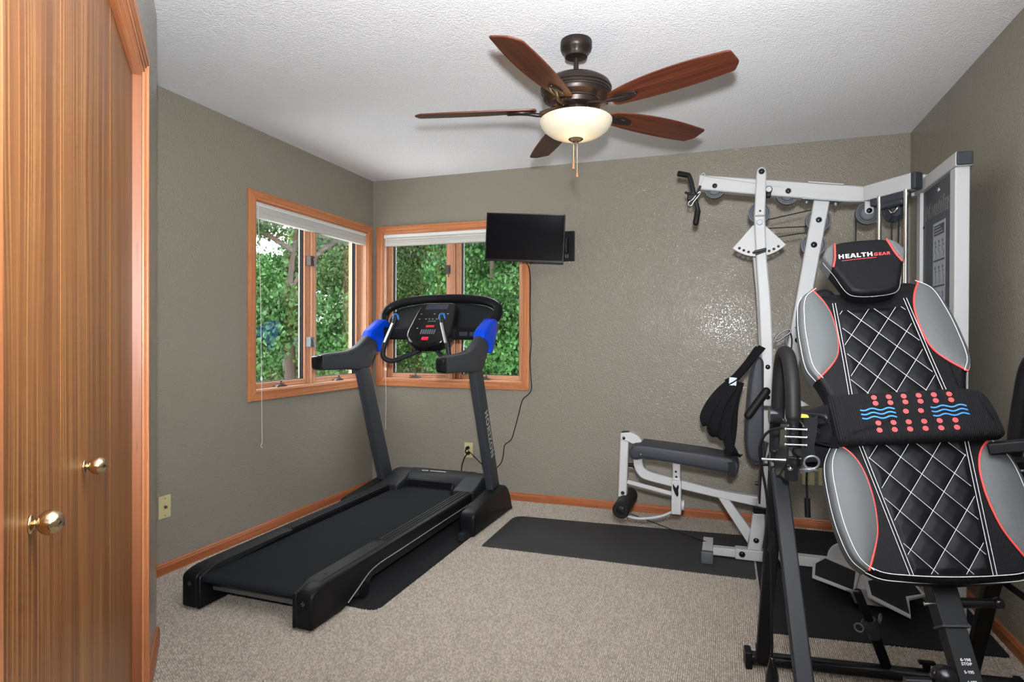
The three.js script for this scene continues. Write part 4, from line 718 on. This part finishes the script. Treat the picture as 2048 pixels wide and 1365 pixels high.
  part(t, 'press_arm', flat([[0.143, 1.66], [0.196, 1.66], [0.226, 1.4, 0.3], [0.238, 1.135, 0.2], [0.234, 0.9], [0.189, 0.9], [0.18, 1.135, 0.2], [0.168, 1.4, 0.3]], -3.66, -3.615, 0.006).translate(0.0, 0, 0), W);
  part(t, 'press_grip', [rod([0.205, 0.925, -3.43], [0.118, 0.8, -3.4], 0.021), sph([0.118, 0.8, -3.4], 0.021), sph([0.205, 0.925, -3.43], 0.021)], M.foam);
  // back pad and its post
  part(t, 'back_post', [flat([[0.196, 0.82], [0.23, 0.82], [0.226, 0.7], [0.232, 0.64], [0.19, 0.66]], -3.55, -3.5, 0.004), box(0.2, 0.25, 0.84, 0.87, -3.56, -3.5, 0.004)], W);
  const bp = part(t, 'back_pad', sil([[0.148, 1.09, 0.03], [0.176, 1.105, 0.02], [0.194, 1.08, 0.02], [0.196, 0.66, 0.03], [0.21, 0.6, 0.04], [0.19, 0.55, 0.04], [0.14, 0.548, 0.03], [0.108, 0.6, 0.05], [0.106, 0.7, 0.1], [0.128, 1.0, 0.1]], 'z', -3.68, -3.43, 0.014, { seg: 3 }), M.padGrey);
  part(bp, 'pin', [sph([0.178, 0.626, -3.428], 0.007)], M.chrome);
  part(t, 'gusset', flat([[0.31, 0.92], [0.42, 0.85], [0.3, 0.83]], -3.53, -3.52, 0.002, { holes: [circle(0.335, 0.868, 0.008, 10)] }), W);
  // lat handle hanging at the beam end
  const lh = part(t, 'pull_handle', [smooth([[-0.19, 2.098, -3.535], [-0.178, 2.06, -3.53], [-0.165, 2.0, -3.52], [-0.155, 1.955, -3.52], [-0.143, 1.91, -3.52], [-0.141, 1.885, -3.52]], 0.0125, 24, 8)], M.charcoal);
  part(lh, 'foam_grip', [rod([-0.246, 2.107, -3.51], [-0.196, 2.099, -3.535], 0.0155), sph([-0.196, 2.099, -3.535], 0.0155)], M.foam);
  part(lh, 'foam_grip', [rod([-0.141, 1.9, -3.52], [-0.152, 1.832, -3.515], 0.0155), sph([-0.152, 1.83, -3.515], 0.0155)], M.foam);
  part(lh, 'clamp', [box(-0.198, -0.15, 1.955, 1.99, -3.54, -3.505, 0.006), bar([-0.21, 2.0, -3.51], [-0.165, 1.985, -3.505], 0.014, 0.012), bar([-0.15, 1.975, -3.505], [-0.128, 2.03, -3.508], 0.014, 0.014), rod([-0.165, 1.99, -3.505], [-0.165, 1.99, -3.498], 0.007)], M.black);
  part(lh, 'snap_hook', [smooth([[-0.186, 1.945, -3.5], [-0.19, 1.928, -3.498], [-0.176, 1.922, -3.496], [-0.16, 1.945, -3.496], [-0.13, 1.985, -3.5], [-0.127, 1.998, -3.502], [-0.14, 1.99, -3.503], [-0.17, 1.955, -3.502]], 0.0042, 40, 8, true)], M.chrome);
  part(lh, 'hang_wire', [smooth([[-0.135, 2.03, -3.503], [-0.118, 2.095, -3.503], [-0.105, 2.095, -3.503], [-0.125, 2.045, -3.503]], 0.0018, 16, 6, true)], M.silver);
  part(t, 'snap_hook', [smooth([[0.252, 1.2, -3.47], [0.285, 1.235, -3.47], [0.318, 1.245, -3.47], [0.322, 1.232, -3.47], [0.295, 1.21, -3.47], [0.262, 1.185, -3.47], [0.25, 1.185, -3.47]], 0.0045, 40, 8, true)], M.greyMetal);
  cable(smooth([[0.318, 1.24, -3.48], [0.33, 1.2, -3.49], [0.325, 1.1, -3.49], [0.32, 1.0, -3.49]], 0.004, 16, 6));
  // foot plates at the rear of the gym
  const fp = (pts, inner) => {
    const p = part(t, 'foot_plate', sil(pts, 'y', 0.1, 0.112, 0.002), M.white);
    part(p, 'tread', sil(inner, 'y', 0.112, 0.1145, 0.001), M.rubber, 'black tread on the plate');
  };
  const inset = (pts, k) => { const c = pts.reduce((a, p) => [a[0] + p[0] / pts.length, a[1] + p[1] / pts.length], [0, 0]); return pts.map(([x, z]) => { const d = Math.hypot(x - c[0], z - c[1]); return [c[0] + (x - c[0]) * (1 - k / d), c[1] + (z - c[1]) * (1 - k / d)]; }); };
  const hexA = [[0.385, -3.105], [0.41, -3.29], [0.475, -3.385], [0.6, -3.23], [0.535, -2.97]], hexB = [[0.6, -3.13], [0.58, -2.945], [0.695, -2.78], [0.735, -2.97], [0.815, -3.04], [0.8, -3.3]];
  fp(hexA, inset(hexA, 0.018)); fp(hexB, inset(hexB, 0.018));
  part(t, 'plate_bracket', [box(0.46, 0.8, 0.06, 0.1, -3.42, -3.3, 0.004), flat([[0.49, 0.06], [0.49, 0.14, 0.05], [0.54, 0.19, 0.05], [0.68, 0.19, 0.03], [0.68, 0.06]], -3.42, -3.405, 0.003), box(0.55, 0.75, 0.03, 0.1, -3.3, -3.05, 0.004)], W);
}
// ---------------------------------------------------------------- black strap bundle hung on the gym
{
  const t = thing('weight_strap', 'black webbing straps with a steel buckle hanging over the gym back pad', 'strap', [0.05, 0.55, -3.42]);
  const z = -3.405, s = M.blackMatt;
  part(t, 'upper_strap', [ribbon([[0.185, 1.155, -3.42], [0.13, 1.09, z], [0.06, 1.0, z], [0.01, 0.965, z]], [0.3, -0.35, 0.6], 0.05, 0.004), ribbon([[0.17, 1.15, -3.43], [0.11, 1.06, z - 0.01], [0.05, 0.985, z - 0.01]], [0.4, -0.4, 0.5], 0.05, 0.004)], s);
  part(t, 'buckle', [bar([0.022, 0.975, -3.392], [0.062, 0.972, -3.392], 0.008, 0.045, 0.003)], M.greyMetal);
  part(t, 'hanging_strap', ribbon([[0.05, 0.975, z], [-0.02, 0.91, z], [-0.075, 0.83, z], [-0.095, 0.77, z], [-0.08, 0.735, z], [-0.06, 0.77, z - 0.015], [-0.03, 0.86, z - 0.02]], [0.7, -0.45, 0.4], 0.06, 0.005, 50), s);
  part(t, 'hanging_strap', ribbon([[0.04, 0.96, z + 0.01], [-0.01, 0.88, z + 0.012], [-0.045, 0.78, z + 0.012], [-0.055, 0.71, z + 0.01], [-0.03, 0.68, z], [-0.005, 0.75, z - 0.01], [0.02, 0.9, z - 0.01]], [0.8, -0.2, 0.4], 0.065, 0.005, 50), s);
  part(t, 'hanging_strap', ribbon([[0.06, 0.96, z], [0.03, 0.85, z + 0.005], [0.012, 0.75, z + 0.005], [0.02, 0.66, z + 0.005], [0.05, 0.6, z], [0.085, 0.585, z - 0.005]], [0.9, -0.1, 0.3], 0.05, 0.005, 40), s);
  part(t, 'hanging_strap', ribbon([[0.08, 0.97, z - 0.01], [0.055, 0.86, z - 0.01], [0.045, 0.72, z - 0.005], [0.03, 0.62, z], [0.02, 0.59, z - 0.01]], [0.8, 0.1, 0.5], 0.04, 0.005, 40), s);
}
// ---------------------------------------------------------------- inversion table: local x across, z towards the viewer, y up
{
  const t = thing('inversion_table', 'black inversion table with quilted black and grey padding and red piping', 'inversion table', [0.1, 0, -2.42], { turn: (5.5 * Math.PI) / 180, local: true });
  const L = 0.025, R = 0.668, mids = [L, R];
  // floor frame
  part(t, 'cross_tube', [rod([-0.01, 0.033, 0.02], [0.84, 0.033, 0.0], 0.024, 0.024, 20)], M.gloss);
  for (const x of [-0.015, 0.84]) part(t, 'foot_cap', box(x - 0.012, x + 0.012, 0.002, 0.064, -0.012, 0.05, 0.005), M.black);
  part(t, 'cross_tube', [rod([-0.01, 0.03, 0.93], [0.72, 0.03, 0.93], 0.024, 0.024, 20)], M.gloss);
  for (const x of mids) {
    part(t, 'rear_leg', [bar([x + 0.005, 0.04, 0.045], [x, 0.86, 0.37], 0.045, 0.03, 0.006)], M.black);
    const fl = part(t, 'front_leg', [bar([x + 0.01, 0.01, 0.905], [x, 0.815, 0.345], 0.046, 0.03, 0.006)], M.charcoal);
    part(fl, 'leg_collar', [bar([x, 0.79, 0.362], [x, 0.835, 0.33], 0.054, 0.038, 0.006)], M.gloss);
    for (const k of [0.64, 0.72]) { const y = 0.815 - k * 0.805, z = 0.345 + k * 0.56; for (const s of [-1, 1]) part(fl, 'bolt', [dome([x + 0.006 + s * 0.023, y, z], [s, 0, 0], 0.009, 0.009)], M.gloss); }
    part(t, 'spreader', [bar([x + 0.03, 0.45, 0.2], [x + 0.03, 0.45, 0.6], 0.004, 0.022, 0.001)], M.black);
    // hand loop of foam
    const hl = part(t, 'hand_loop', smooth([[x, 0.62, 0.27], [x, 0.85, 0.32], [x, 1.03, 0.36], [x, 1.125, 0.395], [x, 1.155, 0.44], [x, 1.145, 0.5], [x, 1.08, 0.555], [x, 1.0, 0.572], [x, 0.985, 0.573]], 0.0205, 60, 14), M.foam);
    part(hl, 'loop_tube', [rod([x, 0.985, 0.573], [x, 0.9, 0.575], 0.016), rod([x, 0.62, 0.27], [x, 0.5, 0.24], 0.014)], M.gloss);
    // pivot plates with chrome pins
    const inn = x < 0.3 ? 1 : -1;
    const pv = part(t, 'pivot_bracket', [sil([[0.52, 0.975, 0.01], [0.61, 0.965, 0.01], [0.6, 0.86, 0.02], [0.46, 0.79, 0.02], [0.4, 0.82, 0.02], [0.5, 0.89, 0.02]], 'x', x - 0.022, x - 0.016, 0.001), sil([[0.52, 0.975, 0.01], [0.61, 0.965, 0.01], [0.6, 0.86, 0.02], [0.46, 0.79, 0.02], [0.4, 0.82, 0.02], [0.5, 0.89, 0.02]], 'x', x + 0.016, x + 0.022, 0.001), box(x - 0.018, x + 0.018, 0.8, 0.87, 0.42, 0.56, 0.006)], M.gloss);
    for (const y of [0.953, 0.932, 0.911]) part(pv, 'pin', [rod([x - 0.026, y, 0.612], [x + 0.026, y, 0.612], 0.0026), sph([x + 0.026, y, 0.612], 0.004, 8), sph([x - 0.026, y, 0.612], 0.004, 8)], M.chrome);
    part(pv, 'bolt', [sph([x - 0.006, 0.838, 0.57], 0.007, 10)], M.chrome); part(pv, 'bolt', [rod([x - 0.06, 0.835, 0.43], [x - 0.02, 0.835, 0.43], 0.0045)], M.chrome); part(pv, 'bolt', [sph([x + 0.024, 0.83, 0.56], 0.006, 10)], M.chrome);
    part(pv, 'hub', [rod([x - 0.05, 0.975, 0.5], [x - 0.018, 0.975, 0.5], 0.024), rod([x + 0.02, 0.97, 0.52], [x + 0.075 * inn + 0.02, 0.97, 0.52], 0.018)], M.gloss);
    part(pv, 'swing_arm', [bar([x + 0.02 * inn, 0.93, 0.53], [x + 0.13 * inn, 0.9, 0.47], 0.05, 0.03, 0.005)], M.black);
  }
  part(t, 'side_plate', [bar([-0.015, 0.86, 0.3], [-0.01, 0.66, 0.22], 0.006, 0.05, 0.002), rod([-0.02, 0.775, 0.2], [0.02, 0.775, 0.2], 0.005), rod([-0.022, 0.715, 0.22], [-0.012, 0.715, 0.22], 0.007)], M.black);
  // cable that hangs along the left legs, ending in a dark bulb
  const hc = part(t, 'hanging_cable', smooth([[-0.005, 0.955, 0.6], [-0.035, 0.94, 0.57], [-0.05, 0.88, 0.5], [-0.02, 0.72, 0.44], [-0.004, 0.5, 0.42], [0.0, 0.23, 0.42]], 0.0042, 50, 8), M.black);
  part(hc, 'pull_bulb', lathe([[0, 0.07], [0.006, 0.065], [0.012, 0.04], [0.019, 0.015], [0.02, -0.02], [0.015, -0.045], [0, -0.05]], [0.0, 0.17, 0.42], 20), M.gloss);
  part(t, 'foot_knob', [rod([0.035, 0.055, 0.03], [0.035, 0.09, 0.03], 0.012), rod([0.01, 0.085, 0.03], [0.06, 0.085, 0.03], 0.007)], M.black);
  part(t, 'foot_knob', [rod([0.565, 0.05, 0.01], [0.565, 0.08, 0.01], 0.01, 0.013), box(0.54, 0.592, 0.076, 0.088, 0.0, 0.02, 0.004)], M.black);
  // tether strap from the cross tube up under the bed
  const tether = part(t, 'tether', [rod([0.44, 0.055, 0.01], [0.385, 0.2, 0.04], 0.017), rod([0.385, 0.2, 0.04], [0.33, 0.33, 0.07], 0.014)], M.blackMatt);
  part(tether, 'slide_buckle', [rod([0.4, 0.165, 0.034], [0.375, 0.225, 0.046], 0.022), bar([0.345, 0.215, 0.055], [0.385, 0.2, 0.06], 0.012, 0.03, 0.005)], M.graphite);
  part(tether, 'ring', [new THREE.TorusGeometry(0.017, 0.003, 8, 20).rotateX(1.2).translate(0.31, 0.335, 0.085), new THREE.TorusGeometry(0.014, 0.003, 8, 20).rotateY(1.0).translate(0.405, 0.24, 0.06), new THREE.TorusGeometry(0.014, 0.003, 8, 20).rotateY(-0.5).translate(0.34, 0.2, 0.06)], M.greyMetal);
  // webbing hanging from the left pivot
  const web = part(t, 'side_webbing', [ribbon([[0.075, 0.985, 0.55], [0.068, 0.94, 0.57], [0.06, 0.9, 0.58], [0.066, 0.862, 0.585]], [1, 0, 0.2], 0.034, 0.005), ribbon([[0.07, 0.985, 0.545], [0.1, 0.98, 0.53], [0.118, 0.95, 0.53], [0.11, 0.91, 0.54]], [0.5, 0, 0.8], 0.034, 0.005)], M.blackMatt);
  part(web, 'ring', [new THREE.TorusGeometry(0.019, 0.0032, 8, 22).rotateX(0.3).translate(0.068, 0.862, 0.592), new THREE.TorusGeometry(0.02, 0.0032, 8, 22).rotateX(1.25).translate(0.06, 0.842, 0.6)], M.greyMetal);
  part(web, 'tag', [slab([[-0.01, -0.005], [0.01, -0.004], [0.007, 0.004, 0.004], [-0.01, 0.006, 0.004]], 0.002, 0).translate(0.055, 0.985, 0.572)], std(lin(0.4, 0.4, 0.02), 0.5), 'small yellow tag');
  part(t, 'seat_flap', [sil([[0.07, 0.98, 0.02], [0.16, 1.01], [0.16, 0.82], [0.08, 0.82, 0.03]], 'z', 0.43, 0.445, 0.003)], M.blackMatt);
  // signal lead under the seat
  part(t, 'sensor_lead', [smooth([[0.13, 0.85, 0.35], [0.12, 0.78, 0.3], [0.125, 0.68, 0.28]], 0.0035, 12, 6), rod([0.125, 0.69, 0.28], [0.127, 0.63, 0.28], 0.009)], M.black);

  // the bed: plane with its own axes (u across, y up along the bed, w out of it)
  const roll = (4.9 * Math.PI) / 180, bm = new THREE.Matrix4().makeBasis(V(1, 0, 0), V(0, 0.865, -0.502), V(0, 0.502, 0.865)).setPosition(0.355 - 0.04, 1.344, 0.2).multiply(new THREE.Matrix4().makeRotationZ(roll));
  const on = (g) => (Array.isArray(g) ? g.map(on) : g.applyMatrix4(bm));
  const flip = (pts) => pts.map(([u, v, r]) => [u, -v, r]);                                  // v runs down the bed
  const both = (half) => [...half, ...half.map(([u, v, r]) => [-u, v, r]).reverse()];
  const line = (pts, r, w, n = 40, seg = 6) => smooth(pts.map(([u, v]) => [u, -v, w]), r, n, seg);
  const bedFrame = part(t, 'bed_frame', on([box(-0.02, 0.02, -0.92, 0.02, -0.12, -0.075, 0.004), box(-0.15, 0.15, -0.12, -0.08, -0.11, -0.075, 0.004), box(-0.15, 0.15, -0.62, -0.58, -0.11, -0.075, 0.004), box(-0.2, 0.2, -0.47, -0.42, -0.1, -0.06, 0.004)]), M.black);
  function puffed(inner, outer, s) {                                                        // a padded panel between two curves, rolled over its outer edge
    const ci = new THREE.CatmullRomCurve3(inner.map(([u, v]) => V(u, -v, 0)), false, 'centripetal'), co = new THREE.CatmullRomCurve3(outer.map(([u, v]) => V(u, -v, 0)), false, 'centripetal'), N = 44, Mx = 14, K = 8, pos = [], idx = [];
    for (let i = 0; i <= N; i++) {
      const a = ci.getPointAt(i / N), b = co.getPointAt(i / N), e = Math.sin((Math.PI * i) / N) ** 0.5, d = b.clone().sub(a).normalize();
      for (let j = 0; j <= Mx; j++) { const f = j / Mx, q = a.clone().lerp(b, f); pos.push(q.x, q.y, 0.0012 + 0.013 * e * Math.sin(Math.PI * Math.min(1, f * 0.92 + 0.08)) ** 0.7); }
      for (let k = 1; k <= K; k++) { const f = k / K; pos.push(b.x + d.x * 0.006 * Math.sin(Math.PI * f) * e, b.y + d.y * 0.006 * Math.sin(Math.PI * f) * e, 0.0012 - 0.066 * f); }
      const W = Mx + 1 + K; if (i) for (let j = 0; j < W - 1; j++) { const x = (i - 1) * W + j, y = i * W + j; if (s > 0) idx.push(x, y, x + 1, x + 1, y, y + 1); else idx.push(x, x + 1, y, x + 1, y + 1, y); }
    }
    const g = new THREE.BufferGeometry(); g.setAttribute('position', new THREE.Float32BufferAttribute(pos, 3)); g.setIndex(idx); g.computeVertexNormals(); return planeUV(g, (q) => q.x, (q) => q.y);
  }
  function pad(name, half, wingOuter, pipe, q, top) {
    const p = part(t, name, on(slab(flip(both(half)), 0.07, 0.018, { seg: 5, crease: 0.14 }).translate(0, 0, -0.07)), M.vinyl);
    for (const s of [1, -1]) {
      const wing = part(p, 'side_panel', on(puffed(pipe.map(([u, v]) => [s * u, v]), wingOuter.map(([u, v]) => [s * u, v]), s)), M.vinylGrey, 'grey vinyl side panel');
      part(wing, 'piping', on(line(pipe.map(([u, v]) => [s * (u - 0.001), v]), 0.0034, 0.0022, 50, 8)), std(lin(0.62, 0.05, 0.04), 0.45), 'red piping');
      const edge = wingOuter.map(([u, v]) => [s * (u - 0.012), v]);
      part(wing, 'stitching', on([line(edge, 0.001, 0.0085, 40, 5), line(wingOuter.map(([u, v]) => [s * (u + 0.0042), v]), 0.001, -0.014, 40, 5)]), M.thread, 'white stitching').userData.kind = 'stuff';
    }
    // quilted middle panel
    const { v0, v1, h0, h1, du, dv, o } = q, hw = (v) => h0 + ((h1 - h0) * (v - v0)) / (v1 - v0), near = (x) => Math.abs(x - Math.round(x));
    const nx = 70, ny = 100, pos = [], idx = [], puff = (u, v) => { const a = near(u / du + v / dv + o), b = near(u / du - v / dv + o), f = (x) => Math.min(1, x / 0.3); return 0.0055 * Math.sqrt(f(a) * f(b)); };
    for (let j = 0; j <= ny; j++) for (let i = 0; i <= nx; i++) { const v = v0 + ((v1 - v0) * j) / ny, u = hw(v) * ((2 * i) / nx - 1), e = Math.min(1, Math.min(i, nx - i) / 4, Math.min(j, ny - j) / 4); pos.push(u, -v, 0.0005 + puff(u, v) * e); if (i < nx && j < ny) { const a = j * (nx + 1) + i; idx.push(a, a + nx + 1, a + 1, a + 1, a + nx + 1, a + nx + 2); } }
    const g = new THREE.BufferGeometry(); g.setAttribute('position', new THREE.Float32BufferAttribute(pos, 3)); g.setIndex(idx); g.computeVertexNormals(); planeUV(g, (p2) => p2.x, (p2) => p2.y);
    const qp = part(p, 'quilted_panel', on(g), M.vinyl);
    const st = [];
    for (const s of [1, -1]) for (let k = -14; k < 20; k++) {
      let runp = []; const flush = () => { if (runp.length > 2) st.push(...line([runp[0], runp[runp.length >> 1], runp[runp.length - 1]], 0.0007, 0.0018, 14, 5)); runp = []; };
      for (let v = v0; v <= v1; v += 0.004) { const u = s * du * (k - o - v / dv); if (Math.abs(u) < hw(v) - 0.004) runp.push([u, v]); else flush(); } flush();
    }
    part(qp, 'stitching', on(st), M.thread, 'white diamond stitching').userData.kind = 'stuff';
    const sm = []; for (const s of [1, -1]) for (const k of [0, 0.0085]) sm.push(...line([[s * (h0 + k), v0 - (top ? 0.03 : 0)], [s * (hw((v0 + v1) / 2) + k), (v0 + v1) / 2], [s * (h1 + k), v1]], 0.0009, 0.0025, 20, 5));
    part(p, 'seam_stitching', on(sm), M.thread, 'white double seam').userData.kind = 'stuff';
    return p;
  }
  pad('backrest', [[0, 0.012], [0.08, 0.01, 0.02], [0.1, -0.04, 0.03], [0.15, -0.034, 0.03], [0.192, 0.0, 0.04], [0.212, 0.08, 0.08], [0.22, 0.17, 0.08], [0.219, 0.26, 0.04], [0.2, 0.31, 0.03], [0.186, 0.36, 0.03], [0.18, 0.44, 0.01]],
    [[0.16, -0.03], [0.196, 0.0, 0.03], [0.216, 0.08, 0.06], [0.224, 0.17, 0.06], [0.222, 0.258, 0.03], [0.204, 0.296, 0.02]],
    [[0.16, -0.03], [0.138, 0.012], [0.124, 0.06], [0.12, 0.115], [0.123, 0.17], [0.136, 0.22], [0.164, 0.258], [0.203, 0.295]],
    { v0: 0.06, v1: 0.4, h0: 0.1, h1: 0.125, du: 0.078, dv: 0.1, o: 0.5 }, true);
  const sp = pad('seat_pad', [[0, 0.47], [0.17, 0.47, 0.02], [0.212, 0.51, 0.04], [0.232, 0.58, 0.06], [0.237, 0.66, 0.08], [0.232, 0.75, 0.06], [0.215, 0.825, 0.05], [0.175, 0.868, 0.03], [0.09, 0.88, 0.05], [0, 0.884]],
    [[0.2, 0.5], [0.232, 0.56, 0.04], [0.241, 0.66, 0.08], [0.236, 0.755, 0.06], [0.218, 0.825, 0.03], [0.193, 0.852, 0.01]],
    [[0.2, 0.5], [0.166, 0.535], [0.147, 0.58], [0.139, 0.65], [0.142, 0.71], [0.15, 0.755], [0.168, 0.802], [0.191, 0.85]],
    { v0: 0.5, v1: 0.862, h0: 0.132, h1: 0.09, du: 0.08, dv: 0.1, o: 0 }, false);
  const hem = [[-0.19, 0.853], [-0.16, 0.868], [-0.09, 0.876], [0, 0.879], [0.09, 0.876], [0.16, 0.868], [0.19, 0.853]];
  part(sp, 'hem_stitching', on([line(hem.map(([u, v]) => [u, v - 0.012]), 0.0012, 0.0015, 40, 5), line(hem.map(([u, v]) => [u * 1.03, v + 0.002]), 0.0012, -0.014, 40, 5)]), M.thread, 'white hem stitching').userData.kind = 'stuff';
  // head cushion
  const hd = [[0, -0.168], [0.066, -0.166, 0.02], [0.104, -0.146, 0.02], [0.121, -0.11, 0.012], [0.1, -0.05, 0.03], [0.07, 0.03, 0.014], [0.035, 0.042, 0.02], [0, 0.043]];
  const head = part(t, 'head_cushion', on(slab(flip(both(hd)), 0.07, 0.014, { seg: 5, crease: 0.14 }).translate(0, 0, 0.0)), M.vinyl);
  for (const s of [1, -1]) {
    const pl = [[0.078, -0.156], [0.083, -0.13], [0.089, -0.1], [0.1, -0.068]];
    const c = part(head, 'corner_panel', on(slab(flip([[s * 0.079, -0.162], [s * 0.105, -0.148, 0.01], [s * 0.124, -0.112, 0.01], [s * 0.105, -0.062], [s * 0.09, -0.1], [s * 0.084, -0.13]]), 0.07, 0.01, { seg: 5, crease: 0.14 }).translate(0, 0, 0.0025)), M.vinylGrey, 'grey vinyl corner panel');
    part(c, 'piping', on(line(pl.map(([u, v]) => [s * u, v]), 0.0034, 0.0705, 20, 8)), std(lin(0.62, 0.05, 0.04), 0.45), 'red piping');
  }
  const lp = (g, u, v) => on(g.translate(u, -v, 0.0695));
  part(head, 'lettering', lp(letters('HEALTH', 0.0165, { width: 0.1, slant: 0.12 }), -0.028, -0.096), M.thread, 'white lettering');
  part(head, 'lettering', [lp(letters('GEAR', 0.0115, { width: 0.048, slant: 0.2 }), 0.05, -0.096), on(line([[-0.07, -0.087], [0.0, -0.0895], [0.03, -0.089]], 0.0009, 0.0702, 12, 5))], std(lin(0.75, 0.05, 0.05), 0.5), 'red lettering and underline');
  const rim = both(hd).map(([u, v]) => [u * 0.985, v * 0.99]); part(head, 'stitching', on(smooth(rim.slice(2, -2).map(([u, v]) => [u * 1.01, -v, 0.048]), 0.0011, 60, 5)), M.threadGrey, 'grey edge stitching').userData.kind = 'stuff';
  part(t, 'head_post', on([rod([0.04, -0.05, -0.06], [0.04, 0.13, 0.0], 0.008), rod([-0.04, -0.05, -0.06], [-0.04, 0.13, 0.0], 0.008)]), M.gloss);
  // massage cushion strapped over the waist
  const px = 0.006, wv = [[-0.212, 0.372, 0.01], [0.155, 0.37, 0.02], [0.193, 0.385, 0.03], [0.206, 0.44, 0.04], [0.208, 0.515, 0.012], [-0.21, 0.52, 0.012]].map(([u, v, r]) => [u + px, v, r]);
  const lum = part(t, 'massage_cushion', planeUV(slab(flip(wv), 0.06, 0.02, { seg: 4, crease: 0.14 }), (p2) => p2.x, (p2) => p2.y), M.mesh); lum.geometry.applyMatrix4(bm);
  const dotM = std(lin(0.6, 0.06, 0.06), 0.7), waveM = std(lin(0.05, 0.24, 0.62), 0.7);
  const dot = (u, v) => part(lum, 'dot', on(slab(circle(u, -v, 0.0075, 14).map(([a, b]) => [a, b]), 0.0018, 0.0006).translate(0, 0, 0.0594)), dotM);
  for (const [v, n, u0] of [[0.392, 6, -0.087], [0.41, 6, -0.087], [0.47, 6, -0.094], [0.491, 6, -0.096]]) for (let i = 0; i < n; i++) dot(u0 + i * 0.0385, v);
  dot(-0.016, 0.438); dot(0.022, 0.438);
  for (const u0 of [-0.13, 0.05]) for (let k = 0; k < 3; k++) { const pts = []; for (let i = 0; i <= 16; i++) pts.push([u0 + i * 0.0054, 0.428 + k * 0.0125 + Math.sin(i * 0.78 + 0.4) * 0.003]); part(lum, 'wave', on(line(pts, 0.0024, 0.0595, 40, 6)), waveM); }
  // boom with height marks
  const sleeve = part(t, 'boom_sleeve', on([box(-0.03, 0.03, -0.972, -0.82, -0.125, -0.065, 0.003)]), M.charcoal);
  part(sleeve, 'sleeve_rim', on([box(-0.032, 0.032, -0.976, -0.97, -0.127, -0.063, 0.001)]), M.graphite);
  const boom = part(t, 'boom', on([box(-0.0255, 0.0255, -1.36, -0.96, -0.12, -0.07, 0.003)]), M.charcoal);
  for (let k = 0; k < 9; k++) part(boom, 'hole', on([rod([-0.0258, -1.0 - k * 0.024, -0.095], [-0.0252, -1.0 - k * 0.024, -0.095], 0.0055)]), M.hole);
  const mark = (s, y, w) => on(letters(s, 0.0066, { width: w }).translate(0.0, y, -0.0698));
  part(boom, 'height_marks', [mark('6-198', -1.052, 0.023), mark('STOP', -1.061, 0.023), mark('5-195', -1.079, 0.021), mark('4-193', -1.101, 0.021)], M.thread, 'white printed height marks').userData.kind = 'stuff';
  part(t, 'pull_pin', on([rod([-0.05, -0.918, -0.09], [-0.028, -0.918, -0.09], 0.005)]), M.chrome);
  const tb = part(t, 't_handle', on([rod([0.03, -0.915, -0.09], [0.085, -0.915, -0.09], 0.013), rod([0.085, -0.915, -0.09], [0.11, -0.915, -0.09], 0.011)]), M.black);
  part(tb, 'ball_knob', on([sph([0.122, -0.915, -0.09], 0.0155, 18)]), M.gloss);
  part(t, 'ankle_roller', on([rod([-0.14, -1.1, -0.1], [-0.03, -1.1, -0.1], 0.012), sph([-0.05, -1.09, -0.09], 0.032, 20)]), M.gloss);
  part(t, 'foot_bar', on([rod([-0.17, -1.33, -0.095], [0.17, -1.33, -0.095], 0.014)]), M.gloss);
}
// ---------------------------------------------------------------- the camera flash on its tripod and an added fill flash, both behind the picture
{
  const glow = new THREE.MeshStandardMaterial({ color: 0xffffff, emissive: 0xffffff, emissiveIntensity: 1.5 });
  const t = thing('flash_tripod', 'camera flash on a black tripod at the photographer\'s place', 'flash', [0.02, 0, 0.13]);
  part(t, 'flash_head', box(-0.02, 0.06, 1.355, 1.415, 0.052, 0.13, 0.006), M.black);
  part(t, 'flash_window', box(-0.014, 0.054, 1.362, 1.408, 0.048, 0.054, 0.001), glow);
  part(t, 'flash_body', box(-0.012, 0.052, 1.26, 1.356, 0.09, 0.14, 0.006), M.black);
  part(t, 'tripod_column', rod([0.02, 0.5, 0.13], [0.02, 1.262, 0.13], 0.014), M.black);
  for (let k = 0; k < 3; k++) { const a = (k * 2 * Math.PI) / 3 + 0.5; part(t, 'tripod_leg', rod([0.02, 0.75, 0.13], [0.02 + Math.sin(a) * 0.2, 0.0, 0.13 + Math.abs(Math.cos(a)) * 0.25 + 0.05], 0.011), M.black); }
  const b = thing('added_fill_flash', 'added fill flash turned up on a low black stand beside the photographer', 'flash', [0.4, 0, -0.09]);  // stand and glowing head added for fill alone, out of view
  part(b, 'flash_head', box(0.355, 0.445, 0.72, 0.832, -0.13, -0.05, 0.006), M.black);
  part(b, 'flash_window', box(0.362, 0.438, 0.83, 0.836, -0.123, -0.057, 0.001), glow);
  part(b, 'stand_pole', rod([0.4, 0.02, -0.09], [0.4, 0.722, -0.09], 0.012), M.black);
  for (let k = 0; k < 3; k++) { const a = (k * 2 * Math.PI) / 3; part(b, 'stand_leg', rod([0.4, 0.25, -0.09], [0.4 + Math.sin(a) * 0.16, 0.0, -0.09 + Math.cos(a) * 0.16], 0.009), M.black); }
}
renderer.render(scene, camera);
